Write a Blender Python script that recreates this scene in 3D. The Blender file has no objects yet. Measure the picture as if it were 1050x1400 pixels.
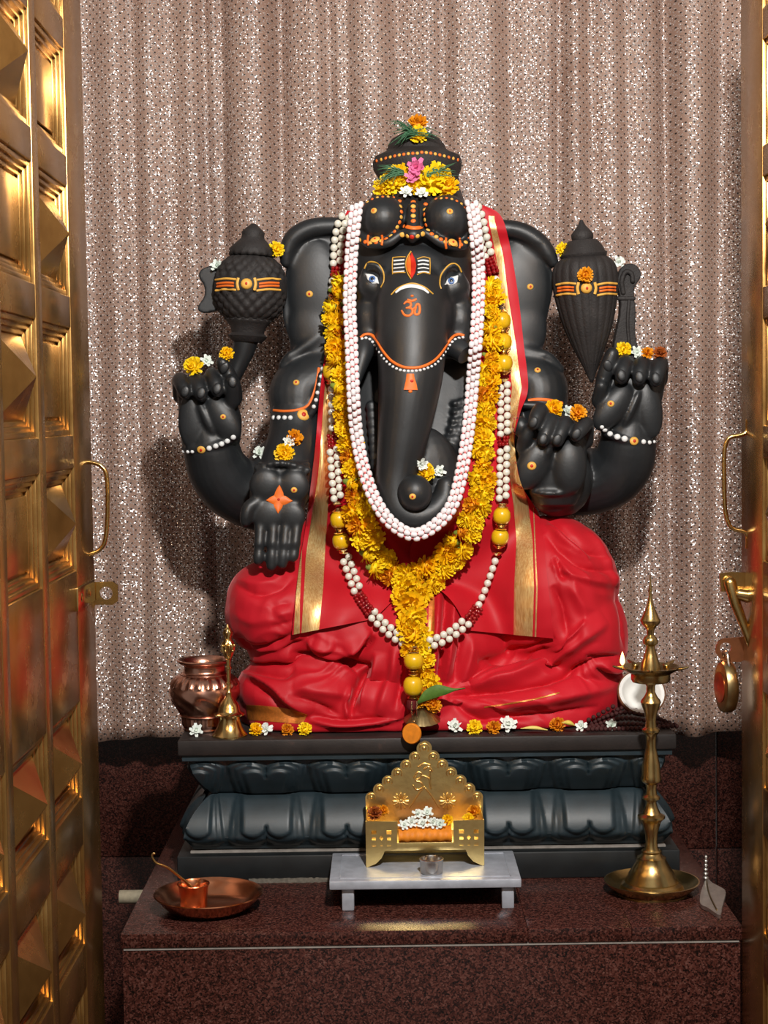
import bpy, bmesh, math, random
import numpy as np
from mathutils import Vector, Matrix, Euler
from mathutils.bvhtree import BVHTree

random.seed(7)
rng = np.random.default_rng(7)
PI = math.pi
SC = bpy.context.scene
COL = SC.collection

# ---------------------------------------------------------------- camera
FPX = 2300.0                       # focal length in pixels of the 1050 x 1400 frame
CAM = Vector((-0.061, -2.76, 0.72))
PITCH, ROLL = math.radians(3.4), 0.014
cam_d = bpy.data.cameras.new('camera')
cam_d.sensor_fit = 'VERTICAL'
cam_d.sensor_height = 36.0
cam_d.lens = FPX / 1400.0 * 36.0
cam_d.clip_start = 0.05
cam_o = bpy.data.objects.new('camera', cam_d)
COL.objects.link(cam_o)
cam_o.location = CAM
CR = Matrix.Rotation(PI / 2 - PITCH, 3, 'X') @ Matrix.Rotation(-ROLL, 3, 'Z')
cam_o.rotation_euler = CR.to_euler()
SC.camera = cam_o

# ---------------------------------------------------------------- world, lights, exposure
SC.view_settings.view_transform = 'Standard'
SC.view_settings.look = 'None'
SC.view_settings.gamma = 1.0
SC.view_settings.use_curve_mapping = False
SC.view_settings.exposure = 0.0
SC.cycles.caustics_reflective = False
SC.cycles.caustics_refractive = False
world = bpy.data.worlds.new('world')
SC.world = world
world.use_nodes = True
bg = world.node_tree.nodes['Background']
bg.inputs['Color'].default_value = (1.0, 0.93, 0.86, 1)
bg.inputs['Strength'].default_value = 0.22


def lamp(name, loc, power, color, radius):
    d = bpy.data.lights.new(name, 'POINT')
    d.energy = power
    d.color = color
    d.shadow_soft_size = radius
    o = bpy.data.objects.new(name, d)
    o.location = loc
    COL.objects.link(o)
    return o


lamp('ceiling_bulb', (0.17, -1.85, 1.58), 170, (1.0, 0.97, 0.93), 0.045)
lamp('warm_bulb', (-0.75, -2.6, 1.75), 14, (1.0, 0.62, 0.35), 0.05)


# ---------------------------------------------------------------- pixel helpers (frame of the photograph)
def ray(px, py):
    d = CR @ Vector(((px - 525.0) / FPX, -(py - 700.0) / FPX, -1.0))
    return d


def P(px, py, Y):
    """The world point seen at a pixel on the plane of depth Y."""
    d = ray(px, py)
    t = (Y - CAM.y) / d.y
    return CAM + d * t


def PZ(px, py, Z):
    """The world point seen at a pixel on the horizontal plane of height Z."""
    d = ray(px, py)
    t = (Z - CAM.z) / d.z
    return CAM + d * t


def S(n, Y):
    return n * (Y - CAM.y) / FPX


CRI = np.array(CR.transposed())


def proj(V):
    """Vectorised projection to pixels."""
    q = (np.asarray(V) - np.array(CAM)) @ CRI.T
    return np.stack([525 + FPX * q[:, 0] / -q[:, 2], 700 - FPX * q[:, 1] / -q[:, 2]], 1)


# ---------------------------------------------------------------- mesh builder
def catmull(pts, n):
    """Resample control points (tuples of any length) smoothly to n points, even in arc length of the first coordinates."""
    A = np.array(pts, float)
    if len(A) < 3:
        t = np.linspace(0, 1, n)[:, None]
        return A[0] * (1 - t) + A[-1] * t
    Q = np.vstack([2 * A[0] - A[1], A, 2 * A[-1] - A[-2]])
    out = []
    for i in range(1, len(Q) - 2):
        p0, p1, p2, p3 = Q[i - 1], Q[i], Q[i + 1], Q[i + 2]
        for t in np.linspace(0, 1, 24, endpoint=False):
            out.append(0.5 * (2 * p1 + (p2 - p0) * t + (2 * p0 - 5 * p1 + 4 * p2 - p3) * t * t + (3 * p1 - p0 - 3 * p2 + p3) * t ** 3))
    out.append(Q[-2])
    out = np.array(out)
    k = min(3, out.shape[1])
    seg = np.linalg.norm(np.diff(out[:, :k], axis=0), axis=1)
    s = np.concatenate([[0], np.cumsum(seg)])
    u = np.linspace(0, s[-1], n)
    return np.stack([np.interp(u, s, out[:, j]) for j in range(out.shape[1])], 1)


class MB:
    def __init__(self):
        self.v, self.f, self.m = [], [], []

    def add(self, vs, fs, mi=0):
        b = len(self.v)
        self.v.extend([tuple(p) for p in vs])
        self.f.extend([tuple(i + b for i in q) for q in fs])
        self.m.extend([mi] * len(fs))
        return self

    def rings(self, R, closed=True, cap0=True, cap1=True, mi=0):
        n = len(R[0])
        vs = [p for r in R for p in r]
        fs = []
        for i in range(len(R) - 1):
            for j in range(n if closed else n - 1):
                k = (j + 1) % n
                fs.append((i * n + j, i * n + k, (i + 1) * n + k, (i + 1) * n + j))
        if cap0:
            fs.append(tuple(range(n - 1, -1, -1)))
        if cap1:
            fs.append(tuple((len(R) - 1) * n + j for j in range(n)))
        return self.add(vs, fs, mi)

    def box(self, lo, hi, bev=0.0, mi=0):
        x0, y0, z0 = lo
        x1, y1, z1 = hi
        b = min(bev, (x1 - x0) * .45, (y1 - y0) * .45, (z1 - z0) * .45)
        if b <= 0:
            vs = [(x0, y0, z0), (x1, y0, z0), (x1, y1, z0), (x0, y1, z0), (x0, y0, z1), (x1, y0, z1), (x1, y1, z1), (x0, y1, z1)]
            return self.add(vs, [(3, 2, 1, 0), (4, 5, 6, 7), (0, 1, 5, 4), (1, 2, 6, 5), (2, 3, 7, 6), (3, 0, 4, 7)], mi)
        bm = bmesh.new()
        bmesh.ops.create_cube(bm, size=1)
        for q in bm.verts:
            q.co = Vector(((x0 + x1) / 2 + q.co.x * (x1 - x0), (y0 + y1) / 2 + q.co.y * (y1 - y0), (z0 + z1) / 2 + q.co.z * (z1 - z0)))
        bmesh.ops.bevel(bm, geom=list(bm.edges), offset=b, segments=2, profile=0.5, affect='EDGES')
        self.bm(bm, mi)
        return self

    def bm(self, bm, mi=0):
        bm.verts.ensure_lookup_table()
        bm.verts.index_update()
        self.add([q.co[:] for q in bm.verts], [tuple(q.index for q in f.verts) for f in bm.faces], mi)
        bm.free()

    def ell(self, c, r, rot=None, nu=24, nv=14, mi=0):
        c = Vector(c)
        if not hasattr(r, '__len__'):
            r = (r, r, r)
        vs = [Vector((0, 0, 1))]
        for i in range(1, nv):
            a = PI * i / nv
            for j in range(nu):
                b = 2 * PI * j / nu
                vs.append(Vector((math.sin(a) * math.cos(b), math.sin(a) * math.sin(b), math.cos(a))))
        vs.append(Vector((0, 0, -1)))
        fs = [(0, 1 + j, 1 + (j + 1) % nu) for j in range(nu)]
        for i in range(nv - 2):
            for j in range(nu):
                a, b = 1 + i * nu + j, 1 + i * nu + (j + 1) % nu
                fs.append((a, a + nu, b + nu, b))
        L = len(vs) - 1
        o = 1 + (nv - 2) * nu
        fs += [(o + j, L, o + (j + 1) % nu) for j in range(nu)]
        out = []
        for q in vs:
            q = Vector((q.x * r[0], q.y * r[1], q.z * r[2]))
            if rot is not None:
                q = rot @ q
            out.append(q + c)
        return self.add(out, fs, mi)

    def tube(self, pts, rad, n=12, cap='round', squash=None, mi=0, up=None):
        """Tube through world points with a radius at each; squash=(axis vector, factor) flattens the section."""
        pts = [Vector(p) for p in pts]
        if not hasattr(rad, '__len__'):
            rad = [rad] * len(pts)
        T = []
        for i in range(len(pts)):
            a = pts[max(i - 1, 0)]
            b = pts[min(i + 1, len(pts) - 1)]
            t = (b - a)
            T.append(t.normalized() if t.length > 1e-9 else Vector((0, 0, 1)))
        ref = Vector(up) if up else (Vector((0, -1, 0)) if abs(T[0].y) < .9 else Vector((1, 0, 0)))
        N = []
        u = (ref - T[0] * ref.dot(T[0])).normalized()
        for i in range(len(pts)):
            u = (u - T[i] * u.dot(T[i]))
            u = u.normalized() if u.length > 1e-6 else Vector((1, 0, 0))
            N.append(u)
        R = []

        def ring(c, r, i, off=0.0):
            b = T[i].cross(N[i])
            out = []
            for j in range(n):
                a = 2 * PI * j / n
                q = N[i] * math.cos(a) * r + b * math.sin(a) * r
                if squash:
                    ax = Vector(squash[0])
                    q = q + ax * (q.dot(ax) * (squash[1] - 1))
                out.append(c + T[i] * off + q)
            return out
        if cap == 'round':
            for k in (80, 55, 28):
                a = math.radians(k)
                R.append(ring(pts[0], rad[0] * math.cos(a), 0, -rad[0] * math.sin(a)))
        for i in range(len(pts)):
            R.append(ring(pts[i], max(rad[i], 1e-5), i))
        if cap == 'round':
            for k in (28, 55, 80):
                a = math.radians(k)
                R.append(ring(pts[-1], rad[-1] * math.cos(a), len(pts) - 1, rad[-1] * math.sin(a)))
        return self.rings(R, mi=mi, cap0=bool(cap), cap1=bool(cap))

    def lathe(self, prof, c, n=32, rot=None, mi=0, cap0=True, cap1=True, wob=None):
        """prof: (radius, height) from bottom to top about +Z at c."""
        c = Vector(c)
        R = []
        for (r, z) in prof:
            ringv = []
            for j in range(n):
                a = 2 * PI * j / n
                rr = r if wob is None else r * wob(a, z)
                q = Vector((max(rr, 1e-5) * math.cos(a), max(rr, 1e-5) * math.sin(a), z))
                if rot is not None:
                    q = rot @ q
                ringv.append(q + c)
            R.append(ringv)
        return self.rings(R, mi=mi, cap0=cap0, cap1=cap1)

    def prism(self, poly, y0, y1, mi=0):
        """poly in world (x,z), extruded from y0 (front) to y1."""
        n = len(poly)
        vs = [(x, y0, z) for x, z in poly] + [(x, y1, z) for x, z in poly]
        fs = [tuple(range(n)), tuple(range(2 * n - 1, n - 1, -1))]
        for i in range(n):
            j = (i + 1) % n
            fs.append((i, i + n, j + n, j))
        return self.add(vs, fs, mi)

    def sheet(self, G, th, mi=0):
        """A cloth sheet: G is rows x cols of points (front), thickness th going to +Y."""
        R, C = len(G), len(G[0])
        A = [Vector(p) for r in G for p in r]
        B = [p + Vector((0, th, 0)) for p in A]
        fs = []
        nA = R * C
        for i in range(R - 1):
            for j in range(C - 1):
                a = i * C + j
                fs.append((a, a + C, a + C + 1, a + 1))
                fs.append((nA + a, nA + a + 1, nA + a + C + 1, nA + a + C))
        edge = [j for j in range(C)] + [i * C + C - 1 for i in range(1, R)] + [(R - 1) * C + j for j in range(C - 2, -1, -1)] + [i * C for i in range(R - 2, 0, -1)]
        for k in range(len(edge)):
            a, b = edge[k], edge[(k + 1) % len(edge)]
            fs.append((a, b, nA + b, nA + a))
        return self.add(A + B, fs, mi)


def recalc(me):
    bm = bmesh.new()
    bm.from_mesh(me)
    bmesh.ops.recalc_face_normals(bm, faces=bm.faces)
    bm.to_mesh(me)
    bm.free()


def mesh_of(name, mb, mats, sharp=40, fix=True):
    me = bpy.data.meshes.new(name)
    me.from_pydata([tuple(p) for p in mb.v], [], mb.f)
    if not isinstance(mats, (list, tuple)):
        mats = [mats]
    for m in mats:
        me.materials.append(M(m))
    if len(mats) > 1:
        me.polygons.foreach_set('material_index', mb.m)
    if fix:
        recalc(me)
    me.shade_smooth()
    if sharp is not None and sharp < 180:
        me.set_sharp_from_angle(angle=math.radians(sharp))
    me.update()
    return me


def wloc(o):
    v = Vector((0, 0, 0))
    while o is not None:
        v += o.location
        o = o.parent
    return v


def link(name, me, parent=None, loc=None):
    o = bpy.data.objects.new(name, me)
    COL.objects.link(o)
    if loc is not None:
        o.location = loc
    if parent is not None:
        o.parent = parent
    return o


def part(name, mb, mats, parent, sharp=40, label=None):
    """A part whose mesh is written in world coordinates."""
    w = wloc(parent)
    mb.v = [(p[0] - w.x, p[1] - w.y, p[2] - w.z) for p in mb.v]
    o = link(name, mesh_of(name, mb, mats, sharp), parent)
    if label:
        o['label'] = label
    return o


def single(name, mb, mats, base, label, cat, group=None, sharp=40):
    """A top-level thing that is one mesh, with its origin at base."""
    b = Vector(base)
    mb.v = [(p[0] - b.x, p[1] - b.y, p[2] - b.z) for p in mb.v]
    o = link(name, mesh_of(name, mb, mats, sharp), None, b)
    return tag(o, label, cat, group)


def tag(o, label, cat, group=None):
    o['label'] = label
    o['category'] = cat
    if group:
        o['group'] = group
    return o


def thing(name, base, label, cat, group=None):
    o = bpy.data.objects.new(name, None)
    o.empty_display_size = 0.02
    COL.objects.link(o)
    o.location = base
    return tag(o, label, cat, group)


def struct(name, mb=None, mats=None, label=None, sharp=40):
    if mb is None:
        o = bpy.data.objects.new(name, None)
        COL.objects.link(o)
    else:
        o = link(name, mesh_of(name, mb, mats, sharp))
    o['kind'] = 'structure'
    if label:
        o['label'] = label
    return o


def put(name, me, parent, pos, rot=None, scale=1.0):
    """An instance sharing mesh data, placed at a world position."""
    o = link(name, me, parent)
    o.location = Vector(pos) - (wloc(parent) if parent is not None else Vector((0, 0, 0)))
    if rot is not None:
        o.rotation_euler = rot.to_euler() if not isinstance(rot, Euler) else rot
    if hasattr(scale, '__len__'):
        o.scale = scale
    else:
        o.scale = (scale,) * 3
    return o


def fuse(mb, voxel, smooth=4, fac=0.5):
    """Union of everything in mb as one continuous surface; returns (V, F) arrays."""
    me = bpy.data.meshes.new('tmp')
    me.from_pydata([tuple(p) for p in mb.v], [], mb.f)
    recalc(me)
    o = bpy.data.objects.new('tmp', me)
    COL.objects.link(o)
    m = o.modifiers.new('r', 'REMESH')
    m.mode = 'VOXEL'
    m.voxel_size = voxel
    if smooth:
        s = o.modifiers.new('s', 'SMOOTH')
        s.factor = fac
        s.iterations = smooth
    dg = bpy.context.evaluated_depsgraph_get()
    ev = o.evaluated_get(dg)
    em = ev.to_mesh()
    n = len(em.vertices)
    V = np.empty(n * 3)
    em.vertices.foreach_get('co', V)
    V = V.reshape(-1, 3)
    N = np.empty(n * 3)
    em.vertices.foreach_get('normal', N)
    N = N.reshape(-1, 3)
    Fc = [tuple(p.vertices) for p in em.polygons]
    ev.to_mesh_clear()
    bpy.data.objects.remove(o)
    bpy.data.meshes.remove(me)
    return V, N, Fc


def mb_from(V, Fc):
    q = MB()
    q.v = [tuple(p) for p in V]
    q.f = Fc
    q.m = [0] * len(Fc)
    return q


SURF = []                            # the surfaces things may rest on


def add_surf(V, Fc):
    SURF.append(BVHTree.FromPolygons([tuple(p) for p in V], Fc))
    return SURF[-1]


def hit(px, py, trees=None, miss=None):
    """The nearest surface point that the photograph shows at a pixel, and its normal."""
    d = ray(px, py).normalized()
    best = None
    for t in (trees or SURF):
        co, no, idx, dist = t.ray_cast(CAM, d)
        if co is not None and (best is None or dist < best[2]):
            best = (co, no, dist)
    if best is None:
        if miss is None:
            return None
        return P(px, py, miss), Vector((0, -1, 0))
    no = best[1]
    if no.dot(d) > 0:
        no = -no
    return best[0], no


def face_rot(no, spin=0.0):
    """Rotation taking +Z to a direction."""
    return no.to_track_quat('Z', 'Y').to_matrix() @ Matrix.Rotation(spin, 3, 'Z')

# ---------------------------------------------------------------- materials (procedural)
MATS = {}


def M(name):
    return MATS[name]


class NT:
    def __init__(self, name):
        m = bpy.data.materials.new(name)
        m.use_nodes = True
        self.m = m
        self.t = m.node_tree
        self.b = self.t.nodes['Principled BSDF']
        MATS[name] = m

    def n(self, kind, **kw):
        nd = self.t.nodes.new(kind)
        for k, v in kw.items():
            setattr(nd, k, v)
        return nd

    def l(self, a, b):
        self.t.links.new(a, b)

    def set(self, **kw):
        for k, v in kw.items():
            nm = k.replace('_', ' ')
            i = self.b.inputs[nm]
            if hasattr(v, '__len__') and len(v) == 3:
                v = (*v, 1)
            i.default_value = v
        return self

    def coord(self, scale=None):
        tc = self.n('ShaderNodeTexCoord')
        return tc.outputs['Object']

    def noise(self, scale, detail=3, rough=0.55, vec=None, dist=0.0):
        nz = self.n('ShaderNodeTexNoise')
        nz.inputs['Scale'].default_value = scale
        nz.inputs['Detail'].default_value = detail
        nz.inputs['Roughness'].default_value = rough
        nz.inputs['Distortion'].default_value = dist
        self.l(vec if vec is not None else self.coord(), nz.inputs['Vector'])
        return nz

    def ramp(self, src, stops):
        r = self.n('ShaderNodeValToRGB')
        e = r.color_ramp.elements
        while len(e) < len(stops):
            e.new(0.5)
        for q, (p, c) in zip(e, stops):
            q.position = p
            q.color = (*c, 1)
        self.l(src, r.inputs['Fac'])
        return r.outputs['Color']

    def math(self, op, a, b=None, c=None):
        k = self.n('ShaderNodeMath', operation=op)
        for i, x in enumerate((a, b, c)):
            if x is None:
                continue
            if isinstance(x, (int, float)):
                k.inputs[i].default_value = x
            else:
                self.l(x, k.inputs[i])
        return k.outputs[0]

    def bump(self, src, strength=0.3, dist=0.001):
        b = self.n('ShaderNodeBump')
        b.inputs['Strength'].default_value = strength
        b.inputs['Distance'].default_value = dist
        self.l(src, b.inputs['Height'])
        self.l(b.outputs['Normal'], self.b.inputs['Normal'])
        return b

    def base(self, sock):
        self.l(sock, self.b.inputs['Base Color'])


def plain(name, col, rough=0.5, metal=0.0, vary=0.12, scale=60, bump=0.0, bscale=300, **kw):
    """A colour with slight uneven tone and fine relief."""
    t = NT(name)
    t.set(Base_Color=col, Roughness=rough, Metallic=metal)
    for k, v in kw.items():
        t.set(**{k: v})
    if vary:
        lo = tuple(max(0, c * (1 - vary)) for c in col)
        hi = tuple(min(1, c * (1 + vary)) for c in col)
        t.base(t.ramp(t.noise(scale).outputs['Fac'], [(0.3, lo), (0.7, hi)]))
    if bump:
        t.bump(t.noise(bscale, 4).outputs['Fac'], bump, 0.001)
    return t


def srgb(r, g, b):
    return tuple(((c / 255 + 0.055) / 1.055) ** 2.4 if c > 10 else c / 255 / 12.92 for c in (r, g, b))


# stone of the statue: black basalt rubbed with oil, with dusty grey bloom
t = NT('black_stone')
co = t.coord()
n1 = t.noise(9, 5, 0.6, co)
n2 = t.noise(260, 4, 0.6, co)
t.base(t.ramp(n1.outputs['Fac'], [(0.25, (0.008, 0.009, 0.010)), (0.55, (0.015, 0.017, 0.019)), (0.8, (0.026, 0.029, 0.032))]))
t.l(t.math('MULTIPLY_ADD', n1.outputs['Fac'], 0.22, 0.36), t.b.inputs['Roughness'])
t.bump(n2.outputs['Fac'], 0.18, 0.0008)
t.set(Specular_IOR_Level=0.55)

t = NT('carved_stone')
co = t.coord()
n1 = t.noise(22, 5, 0.6, co)
n2 = t.noise(330, 5, 0.6, co)
t.base(t.ramp(n1.outputs['Fac'], [(0.25, (0.014, 0.012, 0.012)), (0.6, (0.030, 0.026, 0.025)), (0.85, (0.055, 0.047, 0.044))]))
t.set(Roughness=0.62, Specular_IOR_Level=0.4)
t.bump(n2.outputs['Fac'], 0.7, 0.0016)

# plinth: polished dark blue-green stone
t = NT('plinth_stone')
co = t.coord()
n1 = t.noise(14, 5, 0.6, co)
n2 = t.noise(240, 4, 0.6, co)
t.base(t.ramp(n1.outputs['Fac'], [(0.25, (0.008, 0.015, 0.018)), (0.55, (0.018, 0.032, 0.040)), (0.85, (0.034, 0.054, 0.070))]))
t.set(Roughness=0.45, Specular_IOR_Level=0.5)
t.bump(n2.outputs['Fac'], 0.12, 0.0006)

t = NT('plinth_top_stone')
co = t.coord()
n1 = t.noise(20, 5, 0.65, co)
t.base(t.ramp(n1.outputs['Fac'], [(0.3, (0.012, 0.009, 0.008)), (0.62, (0.026, 0.019, 0.017)), (0.80, (0.085, 0.045, 0.034))]))
t.set(Roughness=0.55)
t.bump(t.noise(220, 5).outputs['Fac'], 0.25, 0.001)

# red granite
t = NT('granite')
co = t.coord()
vo = t.n('ShaderNodeTexVoronoi')
vo.inputs['Scale'].default_value = 460
t.l(co, vo.inputs['Vector'])
sep = t.n('ShaderNodeSeparateColor')
t.l(vo.outputs['Color'], sep.inputs[0])
nz = t.noise(140, 5, 0.7, co)
mixv = t.math('MULTIPLY_ADD', nz.outputs['Fac'], 0.6, t.math('MULTIPLY', sep.outputs[0], 0.45))
t.base(t.ramp(mixv, [(0.28, (0.005, 0.003, 0.003)), (0.44, (0.030, 0.009, 0.007)), (0.60, (0.075, 0.021, 0.015)), (0.76, (0.12, 0.045, 0.034)), (0.92, (0.19, 0.11, 0.09))]))
t.set(Roughness=0.27, Specular_IOR_Level=0.36)

plain('black_slab', (0.009, 0.011, 0.012), 0.5, vary=0.3, scale=30)
plain('joint_white', srgb(150, 142, 134), 0.7, vary=0.2, scale=80)
plain('mortar', srgb(95, 88, 78), 0.9, vary=0.3, scale=200, bump=0.5)
plain('plaster', srgb(190, 170, 155), 0.85)
plain('dark_floor', srgb(80, 60, 52), 0.4)

# brass of the doors
t = NT('door_brass')
co = t.coord()
n1 = t.noise(11, 5, 0.65, co)
n2 = t.noise(170, 4, 0.6, co)
t.base(t.ramp(n1.outputs['Fac'], [(0.3, (0.27, 0.135, 0.035)), (0.55, (0.43, 0.235, 0.07)), (0.8, (0.55, 0.34, 0.12))]))
t.l(t.math('MULTIPLY_ADD', n1.outputs['Fac'], 0.2, 0.16), t.b.inputs['Roughness'])
t.set(Metallic=0.85)
t.bump(n2.outputs['Fac'], 0.05, 0.0008)

plain('brass', (0.72, 0.50, 0.20), 0.2, 1.0, 0.12, 40, 0.04, 200)
plain('old_brass', (0.50, 0.36, 0.15), 0.27, 1.0, 0.25, 30, 0.08, 220)
plain('gold_sheet', (0.95, 0.70, 0.28), 0.30, 1.0, 0.08, 60, 0.45, 90)
plain('dull_brass', (0.34, 0.25, 0.12), 0.35, 1.0, 0.25, 50, 0.1, 200)
plain('steel', (0.55, 0.53, 0.50), 0.25, 1.0, 0.1, 60)
plain('copper', (0.80, 0.33, 0.17), 0.22, 1.0, 0.15, 40, 0.04, 180)
plain('pot_copper', (0.64, 0.34, 0.25), 0.27, 1.0, 0.15, 40, 0.05, 180)
plain('silver_paint', srgb(190, 195, 205), 0.38, 0.35, 0.16, 45, 0.25, 160)
plain('silver', srgb(200, 196, 190), 0.3, 0.9, 0.15, 90, 0.2, 200)

# red silk
t = NT('red_silk')
co = t.coord()
n1 = t.noise(6, 3, 0.5, co)
t.base(t.ramp(n1.outputs['Fac'], [(0.3, (0.50, 0.007, 0.015)), (0.7, (0.62, 0.011, 0.024))]))
t.set(Roughness=0.55, Sheen_Weight=0.35, Sheen_Roughness=0.35, Specular_IOR_Level=0.32)
t.b.inputs['Sheen Tint'].default_value = (1.0, 0.35, 0.35, 1)
t.bump(t.noise(900, 2).outputs['Fac'], 0.08, 0.0005)

# zari border: woven gold thread
t = NT('zari_gold')
co = t.coord()
mp = t.n('ShaderNodeMapping')
mp.inputs['Scale'].default_value = (1, 1, 0.12)
t.l(co, mp.inputs['Vector'])
n1 = t.noise(420, 3, 0.6, mp.outputs['Vector'])
t.base(t.ramp(n1.outputs['Fac'], [(0.35, (0.78, 0.42, 0.14)), (0.65, (1.0, 0.74, 0.34))]))
t.set(Metallic=0.7, Roughness=0.42)
t.bump(n1.outputs['Fac'], 0.4, 0.0006)
plain('zari_orange', (0.62, 0.19, 0.03), 0.42, 0.4, 0.2, 200, 0.2, 500)

plain('paint_orange', srgb(246, 118, 38), 0.5, vary=0.08)
plain('paint_yellow', srgb(240, 182, 80), 0.5, vary=0.1)
plain('paint_red', srgb(205, 40, 20), 0.5)
plain('paint_white', srgb(240, 240, 238), 0.45, vary=0.04)
plain('paint_gold', srgb(212, 160, 60), 0.45)
plain('eye_blue', srgb(75, 110, 165), 0.3)
plain('eye_black', (0.004, 0.004, 0.005), 0.25)

plain('pearl', srgb(238, 233, 218), 0.18, vary=0.04, Coat_Weight=0.6, Coat_Roughness=0.12)
plain('white_bead', srgb(250, 240, 240), 0.5, vary=0.04, Subsurface_Weight=0.0)
plain('pink_thread', srgb(235, 120, 120), 0.7)
plain('ruby_bead', srgb(150, 12, 18), 0.12, vary=0.3, scale=200, Coat_Weight=0.8)
plain('yellow_silk_bead', (0.86, 0.50, 0.008), 0.28, vary=0.15, scale=90, Coat_Weight=0.4)
plain('gold_cap', (0.85, 0.62, 0.30), 0.22, 1.0)
plain('maroon_tassel', srgb(95, 10, 15), 0.7)


def flower_mat(name, lo, hi, rough=0.55, sub=0.0):
    t = NT(name)
    oi = t.n('ShaderNodeObjectInfo')
    nz = t.noise(160, 3)
    f = t.math('ADD', t.math('MULTIPLY', nz.outputs['Fac'], 0.7), t.math('MULTIPLY', oi.outputs['Random'], 0.4))
    t.base(t.ramp(f, [(0.25, lo), (0.8, hi)]))
    t.set(Roughness=rough, Specular_IOR_Level=0.25)
    return t


flower_mat('marigold_yellow', (0.92, 0.44, 0.0), (1.0, 0.76, 0.015))
flower_mat('marigold_orange', (0.62, 0.16, 0.004), (0.95, 0.44, 0.01))
flower_mat('marigold_rust', (0.20, 0.035, 0.006), (0.42, 0.10, 0.015))
flower_mat('petal_white', srgb(225, 235, 225), srgb(252, 252, 246))
flower_mat('petal_pink', srgb(225, 90, 150), srgb(246, 165, 200))
flower_mat('petal_cream', srgb(225, 195, 70), srgb(245, 225, 130))
flower_mat('leaf_green', (0.035, 0.09, 0.008), (0.10, 0.20, 0.03))
flower_mat('grass_green', (0.03, 0.11, 0.05), (0.12, 0.26, 0.14))
flower_mat('calyx_green', (0.14, 0.20, 0.02), (0.30, 0.36, 0.06))

plain('coconut_flesh', srgb(245, 245, 240), 0.45, vary=0.03)
plain('coconut_shell', srgb(120, 78, 48), 0.8, vary=0.3, scale=120, bump=0.6, bscale=400)
plain('seed_brown', srgb(70, 28, 26), 0.6, vary=0.25, scale=200, bump=0.6, bscale=600)
plain('orange_cloth', (0.80, 0.24, 0.008), 0.6, vary=0.15, scale=120)
plain('copper_glow', (0.7, 0.3, 0.15), 0.3, 1.0)
plain('lock_face', (0.30, 0.10, 0.03), 0.3, 0.9, 0.5, 60)
plain('plaster_pipe', srgb(150, 140, 118), 0.8, vary=0.2, scale=120)
plain('wick', srgb(80, 60, 40), 0.9)
t = NT('flame')
t.set(Base_Color=(1, 0.5, 0.1))
t.b.inputs['Emission Color'].default_value = (1.0, 0.52, 0.14, 1)
t.b.inputs['Emission Strength'].default_value = 9.0

# sequinned net curtain: brown cloth, regular dark eyelets, silver flecks lying at all angles
t = NT('sequin_cloth')
uv = t.n('ShaderNodeUVMap')
uv.uv_map = 'cloth'
sx = t.n('ShaderNodeSeparateXYZ')
t.l(uv.outputs['UV'], sx.inputs[0])
s = 0.0135


def dot_field(ox, oz):
    fx = t.math('SUBTRACT', t.math('FRACT', t.math('ADD', t.math('DIVIDE', sx.outputs[0], s), ox)), 0.5)
    fz = t.math('SUBTRACT', t.math('FRACT', t.math('ADD', t.math('DIVIDE', sx.outputs[1], s * 1.15), oz)), 0.5)
    return t.math('SQRT', t.math('ADD', t.math('MULTIPLY', fx, fx), t.math('MULTIPLY', t.math('MULTIPLY', fz, 1.15), t.math('MULTIPLY', fz, 1.15))))


dmin = t.math('MINIMUM', dot_field(0, 0), dot_field(0.5, 0.5))
hole = t.math('LESS_THAN', dmin, 0.115)
vo = t.n('ShaderNodeTexVoronoi')
vo.inputs['Scale'].default_value = 480
t.l(uv.outputs['UV'], vo.inputs['Vector'])
sc_ = t.n('ShaderNodeSeparateColor')
t.l(vo.outputs['Color'], sc_.inputs[0])
fleck = t.math('GREATER_THAN', sc_.outputs[2], 0.48)
edge = t.math('LESS_THAN', vo.outputs['Distance'], 0.5)
fleck = t.math('MULTIPLY', fleck, edge)
fleck = t.math('MULTIPLY', fleck, t.math('SUBTRACT', 1.0, hole))
clo = t.noise(5, 3, 0.5, uv.outputs['UV'])
basec = t.ramp(clo.outputs['Fac'], [(0.3, srgb(158, 126, 110)), (0.7, srgb(176, 146, 130))])
mx = t.n('ShaderNodeMix', data_type='RGBA')
t.l(hole, mx.inputs[0])
t.l(basec, mx.inputs[6])
mx.inputs[7].default_value = (0.02, 0.015, 0.014, 1)
mx2 = t.n('ShaderNodeMix', data_type='RGBA')
t.l(fleck, mx2.inputs[0])
t.l(mx.outputs[2], mx2.inputs[6])
mx2.inputs[7].default_value = (0.93, 0.92, 0.92, 1)
t.base(mx2.outputs[2])
t.l(fleck, t.b.inputs['Metallic'])
t.l(t.math('MULTIPLY_ADD', fleck, t.math('MULTIPLY_ADD', sc_.outputs[0], 0.30, -0.36), 0.60), t.b.inputs['Roughness'])
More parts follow.
